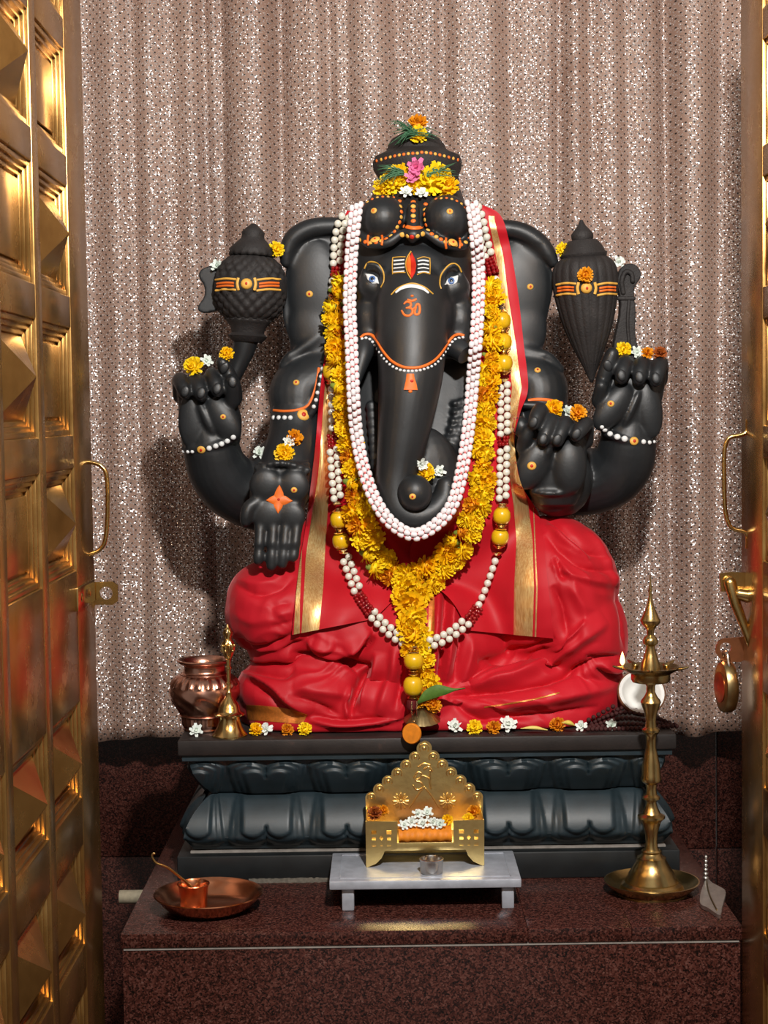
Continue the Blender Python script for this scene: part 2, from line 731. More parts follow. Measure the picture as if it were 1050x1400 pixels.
# each fleck's own tilt
geo = t.n('ShaderNodeNewGeometry')
vm = t.n('ShaderNodeVectorMath', operation='SUBTRACT')
t.l(vo.outputs['Color'], vm.inputs[0])
vm.inputs[1].default_value = (0.5, 0.5, 0.74)
vz = t.n('ShaderNodeVectorMath', operation='MULTIPLY')
t.l(vm.outputs[0], vz.inputs[0])
vz.inputs[1].default_value = (1.0, 1.0, 1.9)
vs_ = t.n('ShaderNodeVectorMath', operation='SCALE')
t.l(vz.outputs[0], vs_.inputs[0])
t.l(t.math('MULTIPLY', fleck, 1.0), vs_.inputs['Scale'])
va = t.n('ShaderNodeVectorMath', operation='ADD')
t.l(geo.outputs['Normal'], va.inputs[0])
t.l(vs_.outputs[0], va.inputs[1])
vn = t.n('ShaderNodeVectorMath', operation='NORMALIZE')
t.l(va.outputs[0], vn.inputs[0])
t.l(vn.outputs[0], t.b.inputs['Normal'])

# ================================================================ the setting
YW = 0.40          # back wall
ZF = -0.62         # floor far below the altar
PX0, PX1 = -0.436, 0.429     # the granite platform's ends
PYF = -0.46        # its front edge

b = MB()
b.box((-1.6, -3.6, ZF - .05), (1.6, YW + .1, ZF))
struct('floor', b, 'dark_floor')
b = MB()
b.box((-1.3, YW, 0.30), (1.3, YW + .08, 2.4))
wall = struct('wall_back', b, 'plaster')
# granite facing of the back wall below the curtain
joint = P(975, 1160, YW - .012).z
for (x0, x1) in ((-1.3, -0.66), (-0.657, -0.02), (-0.017, 0.56), (0.563, 1.3)):
    for (z0, z1) in ((ZF, joint - .001), (joint + .001, 0.30)):
        q = MB()
        q.box((x0, YW - .012, z0), (x1, YW + .02, z1), .0012)
        part('granite_panel', q, 'granite', wall)
for sgn, nm in ((-1, 'wall_left'), (1, 'wall_right')):
    b = MB()
    b.box((min(sgn * 1.3, sgn * 1.38), -0.7, ZF), (max(sgn * 1.3, sgn * 1.38), YW + .08, 2.4))
    struct(nm, b, 'plaster')

# ---------------------------------------------------------------- curtain
CY = 0.275


def curtain():
    z0 = P(190, 1013, CY).z
    xs = np.linspace(-0.86, 0.86, 520)
    zs = np.linspace(z0, 1.75, 60)
    valley_px = [(182, 1.0, 15), (235, .35, 20), (283, .75, 10), (305, .6, 9), (381, .8, 11), (455, .7, 10), (480, .45, 9), (548, .5, 12), (607, .7, 12),
                 (700, .6, 14), (765, .75, 10), (812, .4, 12), (862, .4, 10), (918, 1.0, 11), (985, .6, 14), (60, .8, 14), (120, .4, 18)]
    V, UV = [], []
    for iz, z in enumerate(zs):
        k = (z - z0) / (1.75 - z0)
        for x in xs:
            y = CY + 0.010 * math.sin(x * 31 + 1.0 + .5 * k) + 0.006 * math.sin(x * 57 + 2.2 - .6 * k)
            for (px, h, w) in valley_px:
                xc = P(px + (8 - 16 * k) * math.sin(px), 300, CY).x
                d = (x - xc) / (w * 0.0016)
                y += h * 0.042 * math.exp(-d * d) * (0.75 + 0.25 * k)
            zz = z + (0.006 * math.sin(x * 23) if iz == 0 else 0)
            V.append((x, y, zz))
            UV.append((x, z))
    n = len(xs)
    F_ = [(i * n + j, i * n + j + 1, (i + 1) * n + j + 1, (i + 1) * n + j) for i in range(len(zs) - 1) for j in range(n - 1)]
    me = bpy.data.meshes.new('curtain')
    me.from_pydata(V, [], F_)
    me.materials.append(M('sequin_cloth'))
    u = me.uv_layers.new(name='cloth')
    li = np.empty(len(me.loops), int)
    me.loops.foreach_get('vertex_index', li)
    u.data.foreach_set('uv', np.array(UV)[li].ravel())
    me.shade_smooth()
    o = link('curtain', me)
    sm = o.modifiers.new('thickness', 'SOLIDIFY')
    sm.thickness = 0.0012
    sm.offset = 1
    tag(o, 'pleated silver-brown sequinned curtain hanging behind the statue', 'curtain')


curtain()

# ---------------------------------------------------------------- granite platform
plat = thing('granite_platform', (0, PYF, 0), 'polished red granite platform carrying the black plinth', 'platform')
cut1 = P(722, 1275, PYF).x
cut2 = P(864, 1275, PYF).x
TH = 0.020
for (x0, x1) in ((PX0, cut1 - .0001), (cut1 + .0001, cut2 - .0001), (cut2 + .0001, PX1)):
    q = MB()
    q.box((x0, PYF, -TH), (x1, YW - .014, 0), .0015)
    part('top_slab', q, 'granite', plat)
q = MB()
q.box((PX0 + .004, PYF + .002, -TH - .0035), (PX1 - .004, YW - .014, -TH))
part('white_joint', q, 'joint_white', plat, label='thin white grout line under the slab edge')
for (x0, x1) in ((PX0 + .002, PX1 - .002),):
    q = MB()
    q.box((x0, PYF + .003, ZF), (x1, YW - .014, -TH - .0035), .001)
    part('front_panel', q, 'granite', plat)
q = MB()
a = P(163, 1232, -0.40)
a = Vector((PX0 - .045, -0.18, -0.028))
q.tube([a, a + Vector((0.05, 0, 0))], [.0105, .0105], 16, cap='flat')
single('pipe_stub', q, 'plaster_pipe', a, 'short grey pipe stub sticking out of the platform side', 'pipe')

# ---------------------------------------------------------------- stone plinth with two rows of lotus petals
FY, BY, HW = -0.205, 0.215, 0.383
Z1, Z2, Z3, Z4 = 0.044, 0.128, 0.194, 0.221
plinth = thing('lotus_plinth', (0, FY, 0), 'black stone plinth carved with two rows of lotus petals under the statue', 'plinth')


def rect_ring(out, z):
    return [(-HW - out, FY - out, z), (HW + out, FY - out, z), (HW + out, BY + out, z), (-HW - out, BY + out, z)]


q = MB()
q.box((-HW - .004, FY - .004, 0), (HW + .004, BY + .004, Z1 - .002), .003)
part('base_slab', q, 'black_slab', plinth)
q = MB()
q.box((-HW + .015, FY + .015, Z1 - .002), (HW - .015, BY - .015, Z1 + .0008))
part('white_joint', q, 'joint_white', plinth, label='thin white cement line above the base slab')
q = MB()
x0, x1 = P(340, 1205, -.21).x, P(470, 1205, -.21).x
vs = [(x0 + (x1 - x0) * k / 30, FY - .004 - .006 * (0.4 + .6 * random.random()), 0) for k in range(31)]
q.add([(v[0], FY - .003, .008) for v in vs] + vs, [(k, k + 1, k + 32, k + 31) for k in range(30)])
part('cement_line', q, 'mortar', plinth)
q = MB()
q.box((-HW, FY, Z3 + .003), (HW, BY, Z4), .003)
part('top_slab', q, 'plinth_top_stone', plinth)
q = MB()
q.rings([rect_ring(-.006, Z3 - .006), rect_ring(-.006, Z3 + .003)])
part('fillet', q, 'plinth_stone', plinth)


def prof_up(v):            # v = 0 at the top, 1 at the bottom
    z = Z3 - .006 + (Z2 + .002 - (Z3 - .006)) * v
    out = -0.014 - 0.034 * (0.55 * v + 0.45 * v * v)
    return out, z


def prof_lo(v):
    z = Z2 + (Z1 + .003 - Z2) * v
    a = v * PI * 0.62
    out = -0.046 + 0.040 * math.sin(min(a, PI * .5)) ** .8 - 0.014 * max(0, v - .75) / .25
    return out, z


def sst(x):
    x = min(max(x, 0), 1)
    return x * x * (3 - 2 * x)


def heart(u, v, w0, w1, top, hump):
    """Signed inside distance of a two-lobed petal; lobes at v = top."""
    au = abs(u)
    w = w0 + (w1 - w0) * v ** 1.6
    k = (au - w0 * .5) / (w0 * .5)
    vt = top + hump * (1 - math.sqrt(max(0.0, 1 - k * k)))
    return min(v - vt, (w - au) * 1.6)


def h_up(u, v):
    h = 0.0055 * sst(heart(u, v, .49, .40, .04, .26) / .05)
    h += 0.0035 * sst((heart(u, v, .40, .31, .13, .24)) / .04)
    h += 0.006 * sst((heart(u, v, .32, .25, .24, .22)) / .10)
    return h


def h_lo(u, v):
    w = 1 - v
    h = 0.004 * sst(heart(u, w, .485, .40, .05, .20) / .05)
    h += 0.0025 * sst(heart(u, w, .40, .36, .13, .16) / .03)
    h += 0.007 * sst(heart(u, w, .33, .34, .24, .20) / .08)
    if w < .06:
        h -= 0.004
    return h


q = MB()
q.rings([rect_ring(prof_up(v)[0], prof_up(v)[1]) for v in np.linspace(1, 0, 9)])
part('upper_moulding', q, 'plinth_stone', plinth, 30)
q = MB()
q.rings([rect_ring(prof_lo(v)[0], prof_lo(v)[1]) for v in np.linspace(1, 0, 13)])
part('lower_moulding', q, 'plinth_stone', plinth, 30)
PW = 0.1245


def petal_mesh(prof, hf, lo, hi, L2, nu, nv):
    """lo, hi: reach about the petal's centre as fractions of PW (None = run to the corner at +-L2)."""
    V, Fc = [], []
    for i in range(nv + 1):
        v = i / nv
        out, z = prof(v)
        xa = lo if not isinstance(lo, tuple) else lo[0] - (L2 + out)
        xb = hi if not isinstance(hi, tuple) else (L2 + out) - hi[0]
        for j in range(nu + 1):
            x = xa + (xb - xa) * j / nu
            h = hf(max(-.5, min(.5, x / PW)), v)
            if isinstance(lo, tuple) and j == 0 or isinstance(hi, tuple) and j == nu:
                pass
            V.append((x, -(out + h), z))
    n = nu + 1
    for i in range(nv):
        for j in range(nu):
            a = i * n + j
            Fc.append((a, a + n, a + n + 1, a + 1))
    q = MB()
    q.add(V, Fc)
    return q


for prof, hf, nm in ((prof_up, h_up, 'upper_petal'), (prof_lo, h_lo, 'lower_petal')):
    full = mesh_of(nm, petal_mesh(prof, hf, -PW / 2, PW / 2, 0, 44, 30), 'plinth_stone', 60, fix=False)
    # front: six whole petals' widths and a half petal at each corner
    for k in range(-2, 3):
        put(nm, full, plinth, (k * PW, FY, 0))
    endR = mesh_of(nm, petal_mesh(prof, hf, -PW / 2, (3 * PW,), HW, 30, 30), 'plinth_stone', 60, fix=False)
    put(nm, endR, plinth, (3 * PW, FY, 0))
    endL = mesh_of(nm, petal_mesh(prof, hf, (3 * PW,), PW / 2, HW, 30, 30), 'plinth_stone', 60, fix=False)
    put(nm, endL, plinth, (-3 * PW, FY, 0))
    ym = (FY + BY) / 2
    L2 = (BY - FY) / 2
    sR = mesh_of(nm, petal_mesh(prof, hf, -PW / 2, (PW,), L2, 34, 24), 'plinth_stone', 60, fix=False)
    sL = mesh_of(nm, petal_mesh(prof, hf, (PW,), PW / 2, L2, 34, 24), 'plinth_stone', 60, fix=False)
    for sgn in (-1, 1):
        rt = Matrix.Rotation(sgn * PI / 2, 3, 'Z')
        for mesh, off in ((full, 0), (sR, PW), (sL, -PW)):
            put(nm, mesh, plinth, (sgn * HW, ym + sgn * off, 0), rt)

# ---------------------------------------------------------------- brass-clad doors, both standing open toward the viewer
ROWS = [(-125, 24), (68, 212), (255, 405), (449, 595), (640, 780), (960, 1090), (1155, 1290), (1350, 1480)]
COLS = [(-.588, -.770), (-.805, -.987), (-1.022, -1.204)]


def door(name, xd, sg, label):
    """xd: the face's X; sg: +1 when the face looks toward +X."""
    root = struct(name, label=label)
    root.location = (xd, -0.46, ZF)
    ye, yn = -0.46, -1.33
    zr = []
    for (a, c) in ROWS:
        zr.append((P(90, c, -.588).z, P(90, a, -.588).z))
    ztop = zr[0][1] + .05

    def bx(nm, y0, y1, z0, z1, x0, x1, bev=.002, mat='door_brass', par=root):
        q = MB()
        xs = sorted((xd + sg * x0, xd + sg * x1))
        q.box((xs[0], min(y0, y1), z0), (xs[1], max(y0, y1), z1), bev)
        return part(nm, q, mat, par)
    bx('backing', ye - .002, yn, ZF, ztop, -.034, -.016)
    # stiles
    edges = [ye] + [e for c in COLS for e in c] + [yn]
    for i in range(0, len(edges), 2):
        bx('stile', edges[i], edges[i + 1], ZF, ztop, -.018, 0)
    # rails between the panels of each column
    zz = sorted(zr)
    for (ya, yb) in COLS:
        lo = ZF
        for (z0, z1) in zz + [(ztop, ztop)]:
            if z0 - lo > .004:
                bx('rail', ya + .0005, yb - .0005, lo, z0, -.018, -.0005)
            lo = z1
    # panels
    for ci, (ya, yb) in enumerate(COLS):
        for ri, (z0, z1) in enumerate(zr):
            pyr = (ri + ci) % 2 == 0 if ri < 5 else True
            if ri == 0:
                pyr = (ci % 2 == 0)
            q = MB()
            # stepped moulding round the opening
            for k, (ins, dep) in enumerate(((.0, -.004), (.006, -.008), (.012, -.012))):
                y0, y1 = ya - ins, yb + ins
                for (p0, p1, s0, s1) in ((y0, y0 - .007, z0 + ins, z1 - ins), (y1 + .007, y1, z0 + ins, z1 - ins),
                                         (y0 - .007, y1 + .007, z0 + ins, z0 + ins + .007), (y0 - .007, y1 + .007, z1 - ins - .007, z1 - ins)):
                    xs = sorted((xd + sg * -.017, xd + sg * dep))
                    q.box((xs[0], min(p0, p1), s0), (xs[1], max(p0, p1), s1), .0012)
            par = part('panel_moulding', q, 'door_brass', root)
            q = MB()
            y0, y1, a0, a1 = ya - .019, yb + .019, z0 + .019, z1 - .019
            base = xd - sg * .0155
            if pyr:
                ax = xd + sg * .017
                q.add([(base, y0, a0), (base, y1, a0), (base, y1, a1), (base, y0, a1), (ax, (y0 + y1) / 2, (a0 + a1) / 2)],
                      [(0, 1, 4), (1, 2, 4), (2, 3, 4), (3, 0, 4), (3, 2, 1, 0)])
                part('pyramid_panel', q, 'door_brass', root, 10)
            else:
                xs = sorted((base, base + sg * .004))
                q.box((xs[0], min(y0, y1) + .004, a0 + .004), (xs[1], max(y0, y1) - .004, a1 - .004), .002)
                part('flat_panel', q, 'door_brass', root)
    return root


XL, XR = P(118, 330, -.46).x, P(1013, 400, -.46).x
dl = door('door_1', XL, 1, 'open brass-clad door with square panels on the left')
dr = door('door_2', XR, -1, 'open brass-clad door with square panels on the right')


def wire(pts, Y, r, n=10, num=None):
    q = MB()
    w = [P(a, c, Y) if len(rest) == 0 else P(a, c, rest[0]) for a, c, *rest in pts]
    arr = catmull([tuple(v) for v in w], num or len(w) * 5)
    q.tube(arr, r, n)
    return q


Yh = -.492
hl = part('handle', wire([(111, 600), (112, 618), (114, 630), (124, 632), (138, 637), (146, 652), (147, 700), (144, 738), (136, 752), (122, 758), (117, 764), (117, 778)], Yh, .0030), 'brass', dl, label='bent brass pull handle')
hr = part('handle', wire([(1022, 575), (1021, 590), (1012, 595), (998, 598), (992, 608), (990, 630), (991, 690), (996, 715), (1003, 723), (1018, 727), (1022, 735), (1022, 748)], Yh, .0030), 'brass', dr, label='bent brass pull handle')


def plate(outline, Y, th, holes=()):
    """A flat metal plate drawn in its own plane at depth Y, with round holes."""
    bm = bmesh.new()
    pts = [P(a, c, Y) for a, c in outline]
    loops = [[bm.verts.new((p.x, Y, p.z)) for p in pts]]
    for (a, c, r) in holes:
        ctr = P(a, c, Y)
        rr = S(r, Y)
        loops.append([bm.verts.new((ctr.x + rr * math.cos(2 * PI * k / 16), Y, ctr.z + rr * math.sin(2 * PI * k / 16))) for k in range(16)])
    es = []
    for L in loops:
        for i in range(len(L)):
            es.append(bm.edges.new((L[i], L[(i + 1) % len(L)])))
    bmesh.ops.triangle_fill(bm, edges=es, use_beauty=True)
    fs = list(bm.faces)
    r = bmesh.ops.extrude_face_region(bm, geom=fs)
    for v in r['geom']:
        if isinstance(v, bmesh.types.BMVert):
            v.co.y += th
    q = MB()
    q.bm(bm)
    return q


part('latch_plate', plate([(88, 802), (93, 797), (110, 797), (114, 786), (122, 786), (126, 796), (154, 795), (161, 800), (161, 822), (154, 827), (130, 827), (127, 838), (118, 838), (114, 829), (92, 828)], -.47, .004, [(145, 811, 9), (99, 812, 6)]), 'brass', dl, 35, label='brass hasp plate with a round hole')
q = MB()
q.box((XL - .002, -.600, P(105, 828, -.53).z), (XL + .0028, -.474, P(105, 797, -.53).z), .001)
part('strap_plate', q, 'brass', dl, label='brass strap screwed to the door face')
for yy_ in (-.575, -.515):
    q = MB()
    q.ell((XL + .0028, yy_, P(105, 812, -.53).z), (.002, .006, .006), nu=12, nv=8)
    part('rivet', q, 'brass', dl)
q = MB()
q.tube([P(120, 786, -.472), P(121, 838, -.472)], [.006, .006], 12)
part('hinge_barrel', q, 'brass', dl)
# right door: bolt, keeper and hasp
q = plate([(984, 784), (1000, 782), (1024, 783), (1024, 808), (986, 809)], -.485, .006)
part('bolt_keeper', q, 'brass', dr)
q = MB()
q.tube([P(998, 797, -.492), P(1006, 826, -.494), P(1022, 868, -.50), P(1034, 905, -.50)], [.0085, .0072, .0055, .005], 14)
part('door_bolt', q, 'old_brass', dr)
q = MB()
q.tube([P(1010, 812, -.495), P(1030, 816, -.495)], [.008, .011], 14)
part('bolt_knob', q, 'brass', dr)
q = plate([(983, 876), (989, 873), (1004, 872), (1024, 870), (1026, 898), (1012, 905), (996, 905), (986, 902), (979, 893), (979, 884)], -.474, .004, [(992, 886, 8)])
part('hasp', q, 'copper_glow', dr, label='flat brass hasp with a round hole')
# padlock hanging from the hasp
Yp = -.480
pb = P(993, 975, Yp)
pad = thing('padlock', pb, 'old brass padlock with reddish face hanging from the right door hasp', 'padlock')
c = P(993, 939, Yp)
q = MB()
R_ = Matrix.Rotation(math.radians(50), 3, 'Z') @ Matrix.Rotation(PI / 2, 3, 'X')
pr = [(.0, -.009), (.025, -.009), (.0285, -.0075), (.030, -.004), (.030, .004), (.0285, .0075), (.025, .009), (.0, .009)]
rot = Matrix.Rotation(math.radians(-82), 3, 'Z') @ Matrix.Rotation(PI / 2, 3, 'X')
q.lathe(pr, c, 28, rot)
q.v = [(p[0], p[1], c.z + (p[2] - c.z) * 1.18) for p in q.v]
part('lock_body', q, 'dull_brass', pad)
q = MB()
nrm = rot @ Vector((0, 0, 1))
if nrm.y > 0:
    nrm = -nrm
q.lathe([(.0, .0), (.021, .0), (.021, .0016), (.0, .0022)], c + nrm * .0086, 24, nrm.to_track_quat('Z', 'Y').to_matrix())
part('lock_face', q, 'lock_face', pad, label='reddish round lock face')
q = MB()
sx = rot @ Vector((1, 0, 0))
sx = Vector((sx.x, sx.y, 0)).normalized() * .0125
top = P(992, 893, Yp)
pts = [c - sx + Vector((0, 0, .03)), top - sx * .9 + Vector((0, 0, -.012)), top - sx * .5 + Vector((0, 0, .000)), top + sx * .5 + Vector((0, 0, .000)), top + sx * .9 + Vector((0, 0, -.012)), c + sx + Vector((0, 0, .03))]
q.tube(catmull([tuple(v) for v in pts], 24), .0032, 10)
part('shackle', q, 'steel', pad)

# ================================================================ the elephant-headed statue
ZT = Z4                                # plinth top
stat = thing('elephant_headed_statue', (0, 0.0, ZT), 'large black stone statue of a seated four-armed elephant-headed deity', 'statue')


def loft(rows, n=40, ex=2.3, Yc=None):
    """rows: (py, xleft, xright, Yfront, Yback) -> rings of a rounded section."""
    q = []
    for (py, xl, xr, yf, yb) in rows:
        ym = (yf + yb) / 2
        a = P(xl, py, ym)
        c = P(xr, py, ym)
        cx, cz, rx, ry = (a.x + c.x) / 2, (a.z + c.z) / 2, (c.x - a.x) / 2, (yb - yf) / 2
        ring = []
        for j in range(n):
            t_ = 2 * PI * j / n
            cs, sn = math.cos(t_), math.sin(t_)
            ring.append((cx + rx * abs(cs) ** (2 / ex) * (1 if cs > 0 else -1), ym + ry * abs(sn) ** (2 / ex) * (1 if sn > 0 else -1), cz))
        q.append(ring)
    return q


def rows_smooth(rows, n):
    A = catmull(rows, n)
    return [tuple(r) for r in A]


def ptube(B, pts, n=16, num=None, cap='round', squash=None):
    """pts: (px, py, Y, radius px)"""
    w = [(*P(a, c, Y), S(r, Y)) for a, c, Y, r in pts]
    A = catmull(w, num or max(8, len(pts) * 5))
    B.tube([a[:3] for a in A], [a[3] for a in A], n, cap, squash)


def pell(B, px, py, Y, rx, rz, ry, ang=0.0, tilt=0.0, **kw):
    """Ellipsoid with pixel radii rx, rz and depth radius ry (metres), turned by ang (degrees) in the picture plane."""
    B.ell(P(px, py, Y), (S(rx, Y), ry, S(rz, Y)), Matrix.Rotation(math.radians(-ang), 3, 'Y') @ Matrix.Rotation(math.radians(tilt), 3, 'X'), **kw)


B = MB()
# torso and belly
B.rings(loft(rows_smooth([(455, 480, 655, -.03, .10), (490, 435, 705, -.055, .115), (540, 425, 722, -.075, .12), (600, 432, 722, -.10, .12),
                          (660, 432, 724, -.122, .12), (710, 428, 728, -.12, .12), (760, 440, 720, -.09, .11), (850, 450, 710, -.07, .11), (990, 455, 705, -.07, .11)], 26), 44))
# chest carvings on both sides of the trunk
for k in range(8):
    f = k / 7
    pell(B, 634 - 30 * f * f - 3 * f, 552 + 88 * f, -.082 - .030 * f, 9.5, 9, .007)
    pell(B, 622 - 32 * f * f, 552 + 84 * f, -.083 - .030 * f, 5, 5, .007)
    pell(B, 508 + 6 * f, 556 + 80 * f, -.082 - .03 * f, 9, 9, .006)
pell(B, 572, 655, -.118, 60, 74, .034)
# head
B.rings(loft(rows_smooth([(250, 520, 622, -.040, .075), (275, 504, 634, -.060, .09), (300, 490, 641, -.080, .10), (335, 481, 648, -.096, .10),
                          (370, 481, 648, -.104, .10), (405, 483, 648, -.106, .10), (440, 486, 648, -.100, .09), (470, 492, 640, -.085, .08), (500, 505, 628, -.06, .08)], 30), 44, 2.5))
# two brow domes
pell(B, 523, 300, -.086, 33, 33, .040)
pell(B, 611, 300, -.086, 33, 33, .040)
# ridge under the domes and the centre jewel
ptube(B, [(492, 320, -.088, 6), (505, 333, -.104, 7), (530, 332, -.116, 7), (552, 318, -.116, 6), (565, 322, -.122, 9), (580, 318, -.116, 6), (606, 333, -.116, 7), (632, 336, -.102, 7), (643, 322, -.086, 6)], 12, 40)
ptube(B, [(565, 285, -.098, 9), (565, 318, -.118, 10), (564, 326, -.118, 7)], 12)
# brow swelling, cheeks and trunk root
pell(B, 565, 375, -.098, 52, 40, .030)
pell(B, 565, 430, -.108, 56, 62, .048)
pell(B, 508, 392, -.092, 23, 22, .030)
pell(B, 621, 394, -.092, 23, 22, .030)
pell(B, 503, 440, -.080, 22, 40, .035)
pell(B, 630, 440, -.080, 22, 40, .035)
# eye ridges
ptube(B, [(494, 374, -.108, 4), (503, 362, -.118, 5), (517, 364, -.123, 5.5), (525, 380, -.124, 5), (523, 394, -.122, 4)], 10, 20)
ptube(B, [(634, 376, -.106, 4), (625, 363, -.116, 5), (611, 366, -.122, 5.5), (603, 381, -.124, 5), (605, 395, -.122, 4)], 10, 20)
# trunk
ptube(B, [(564, 410, -.112, 50), (563, 455, -.128, 49), (562, 500, -.142, 46), (558, 545, -.152, 41), (551, 595, -.158, 35), (544, 640, -.162, 30), (540, 672, -.166, 28),
          (547, 698, -.170, 27), (568, 708, -.172, 24), (592, 700, -.170, 21), (607, 682, -.166, 18), (610, 664, -.163, 14)], 28, 70)
# tusk roots
ptube(B, [(520, 470, -.095, 18), (500, 470, -.105, 17), (495, 485, -.112, 14)], 16)
ptube(B, [(606, 472, -.095, 20), (626, 474, -.105, 17)], 16)
# ears: a slab, its rolled rim and the lobe
for (out, rim) in (
        ([(486, 318), (440, 316), (408, 332), (394, 356), (390, 372), (388, 400), (386, 430), (391, 452), (396, 470), (395, 488), (386, 508), (384, 530), (420, 540), (480, 500), (500, 420)],
         [(486, 311, 11), (455, 309, 12), (425, 312, 13), (402, 325, 13), (392, 345, 11), (391, 358, 8)]),
        ([(646, 318), (692, 320), (722, 334), (742, 352), (754, 366), (758, 385), (752, 420), (744, 455), (742, 478), (750, 492), (766, 508), (764, 530), (726, 540), (650, 500), (640, 420)],
         [(646, 312, 11), (680, 312, 12), (710, 316, 13), (735, 330, 13), (750, 348, 11), (756, 358, 8)])):
    o2 = catmull([(a, c) for a, c in out] + [out[0]], 70)[:-1]
    pts = [P(a, c, .0) for a, c in o2]
    B.prism([(p.x, p.z) for p in pts], .006, .046)
    ptube(B, [(a, c, .002, r) for a, c, r in rim], 14, 24)
    if out[0][0] < 565:
        pell(B, 436, 400, .008, 42, 74, .016, 6)
        pell(B, 440, 465, .006, 40, 60, .016, 25)
    else:
        pell(B, 706, 400, .008, 46, 74, .016, -6)
        pell(B, 704, 465, .006, 40, 60, .016, -25)
ptube(B, [(388, 500, .0, 8), (398, 486, -.006, 7), (425, 468, -.008, 6), (448, 448, -.004, 5)], 10)
ptube(B, [(764, 505, .0, 8), (748, 488, -.006, 8), (722, 480, -.008, 7), (690, 474, -.004, 5)], 10)
# shoulders with armlets
ptube(B, [(440, 520, .03, 50), (412, 536, .01, 44), (408, 560, .0, 39)], 24)
ptube(B, [(702, 520, .03, 50), (734, 530, .01, 42), (738, 556, .0, 37)], 24)
ptube(B, [(378, 571, -.036, 4), (395, 573, -.040, 6), (420, 570, -.042, 6), (434, 545, -.046, 6), (440, 510, -.046, 5)], 10, 24)
ptube(B, [(712, 553, -.040, 6), (740, 556, -.040, 6), (770, 560, -.026, 5)], 10, 16)
# lower arm on the viewer's left
ptube(B, [(408, 560, .0, 37), (402, 600, -.025, 36), (393, 640, -.065, 38), (388, 668, -.085, 38)], 24)
# rear arm on the left
ptube(B, [(420, 620, .05, 40), (370, 680, .045, 42), (325, 670, .03, 44), (300, 645, .012, 42), (290, 618, .0, 39), (287, 600, -.002, 38)], 28)
ptube(B, [(420, 600, .05, 40), (360, 672, .045, 46)], 24)
# rear arm on the right
ptube(B, [(720, 620, .05, 40), (775, 660, .045, 42), (825, 655, .03, 44), (850, 635, .012, 42), (858, 610, .0, 39), (859, 592, -.002, 37)], 28)
ptube(B, [(735, 600, .05, 40), (790, 655, .04, 44)], 24)
# lower arm on the right
ptube(B, [(738, 555, .0, 36), (756, 610, -.01, 40), (768, 660, -.03, 42), (758, 672, -.065, 34), (753, 655, -.085, 28)], 24)

# ---- hands
# upper left: fist round the mace handle, fingertips folded over toward the viewer
HY = -.030
B.rings(loft(rows_smooth([(520, 239, 318, HY - .006, .03), (545, 243, 322, HY - .012, .03), (570, 245, 330, HY - .014, .03), (590, 248, 330, HY - .012, .032), (606, 248, 328, HY - .006, .035)], 12), 28, 2.6))
pell(B, 305, 572, HY - .010, 20, 36, .013, 32)
pell(B, 263, 576, HY - .006, 20, 40, .010)
pell(B, 282, 572, HY - .012, 7, 26, .009, 24)


def finger(B, chain, r=11.0):
    ptube(B, [(a, c, y, rr if rr else r) for a, c, y, rr in chain], 14, 22)
    a, c, y, rr = chain[-1]
    # nail
    a0, c0, y0, _ = chain[-2]


for (x, y0, y1, dx) in ((248, 520, 537, 5), (269, 521, 540, 6), (292, 513, 534, 5)):
    finger(B, [(x - 2, y0 + 22, .000, 10), (x - 2, y0 + 4, -.010, 11), (x - 1, y0, -.030, 11), (x + dx * .5, (y0 + y1) / 2, -.050, 10.8), (x + dx, y1, -.056, 9.5)])
    pell(B, x + dx - .5, y1 - 1, -.0625, 7, 10, .004, 12)
finger(B, [(322, 545, -.020, 10), (320, 528, -.034, 10), (313, 512, -.042, 10), (304, 496, -.046, 9)])
finger(B, [(318, 548, -.040, 11), (318, 530, -.052, 10.5), (317, 522, -.054, 9.5)])
pell(B, 317, 524, -.063, 6, 9, .003)
# upper right: hand round the lotus stalk
B.rings(loft(rows_smooth([(500, 830, 911, HY - .006, .03), (530, 822, 908, HY - .012, .03), (555, 814, 903, HY - .014, .03), (578, 822, 898, HY - .012, .032), (596, 826, 895, HY - .006, .035)], 12), 28, 2.6))
pell(B, 838, 557, HY - .010, 20, 38, .013, -38)
pell(B, 887, 560, HY - .006, 19, 40, .010, 8)
pell(B, 864, 558, HY - .011, 6, 28, .009, -24)
for (x, y0, y1, dx) in ((853, 496, 516, -3), (877, 498, 518, -3), (901, 498, 520, -4)):
    finger(B, [(x + 2, y0 + 22, .000, 10), (x + 2, y0 + 4, -.010, 11.5), (x + 1, y0, -.030, 11.5), (x + dx * .5, (y0 + y1) / 2, -.050, 11.2), (x + dx, y1, -.056, 9.8)])
    pell(B, x + dx, y1 - 1, -.0625, 7, 10, .004, -8)
finger(B, [(822, 535, -.030, 10), (826, 515, -.040, 10.5), (832, 498, -.044, 10.5), (837, 484, -.046, 9.5)])
finger(B, [(818, 548, -.034, 10), (822, 528, -.048, 9)])
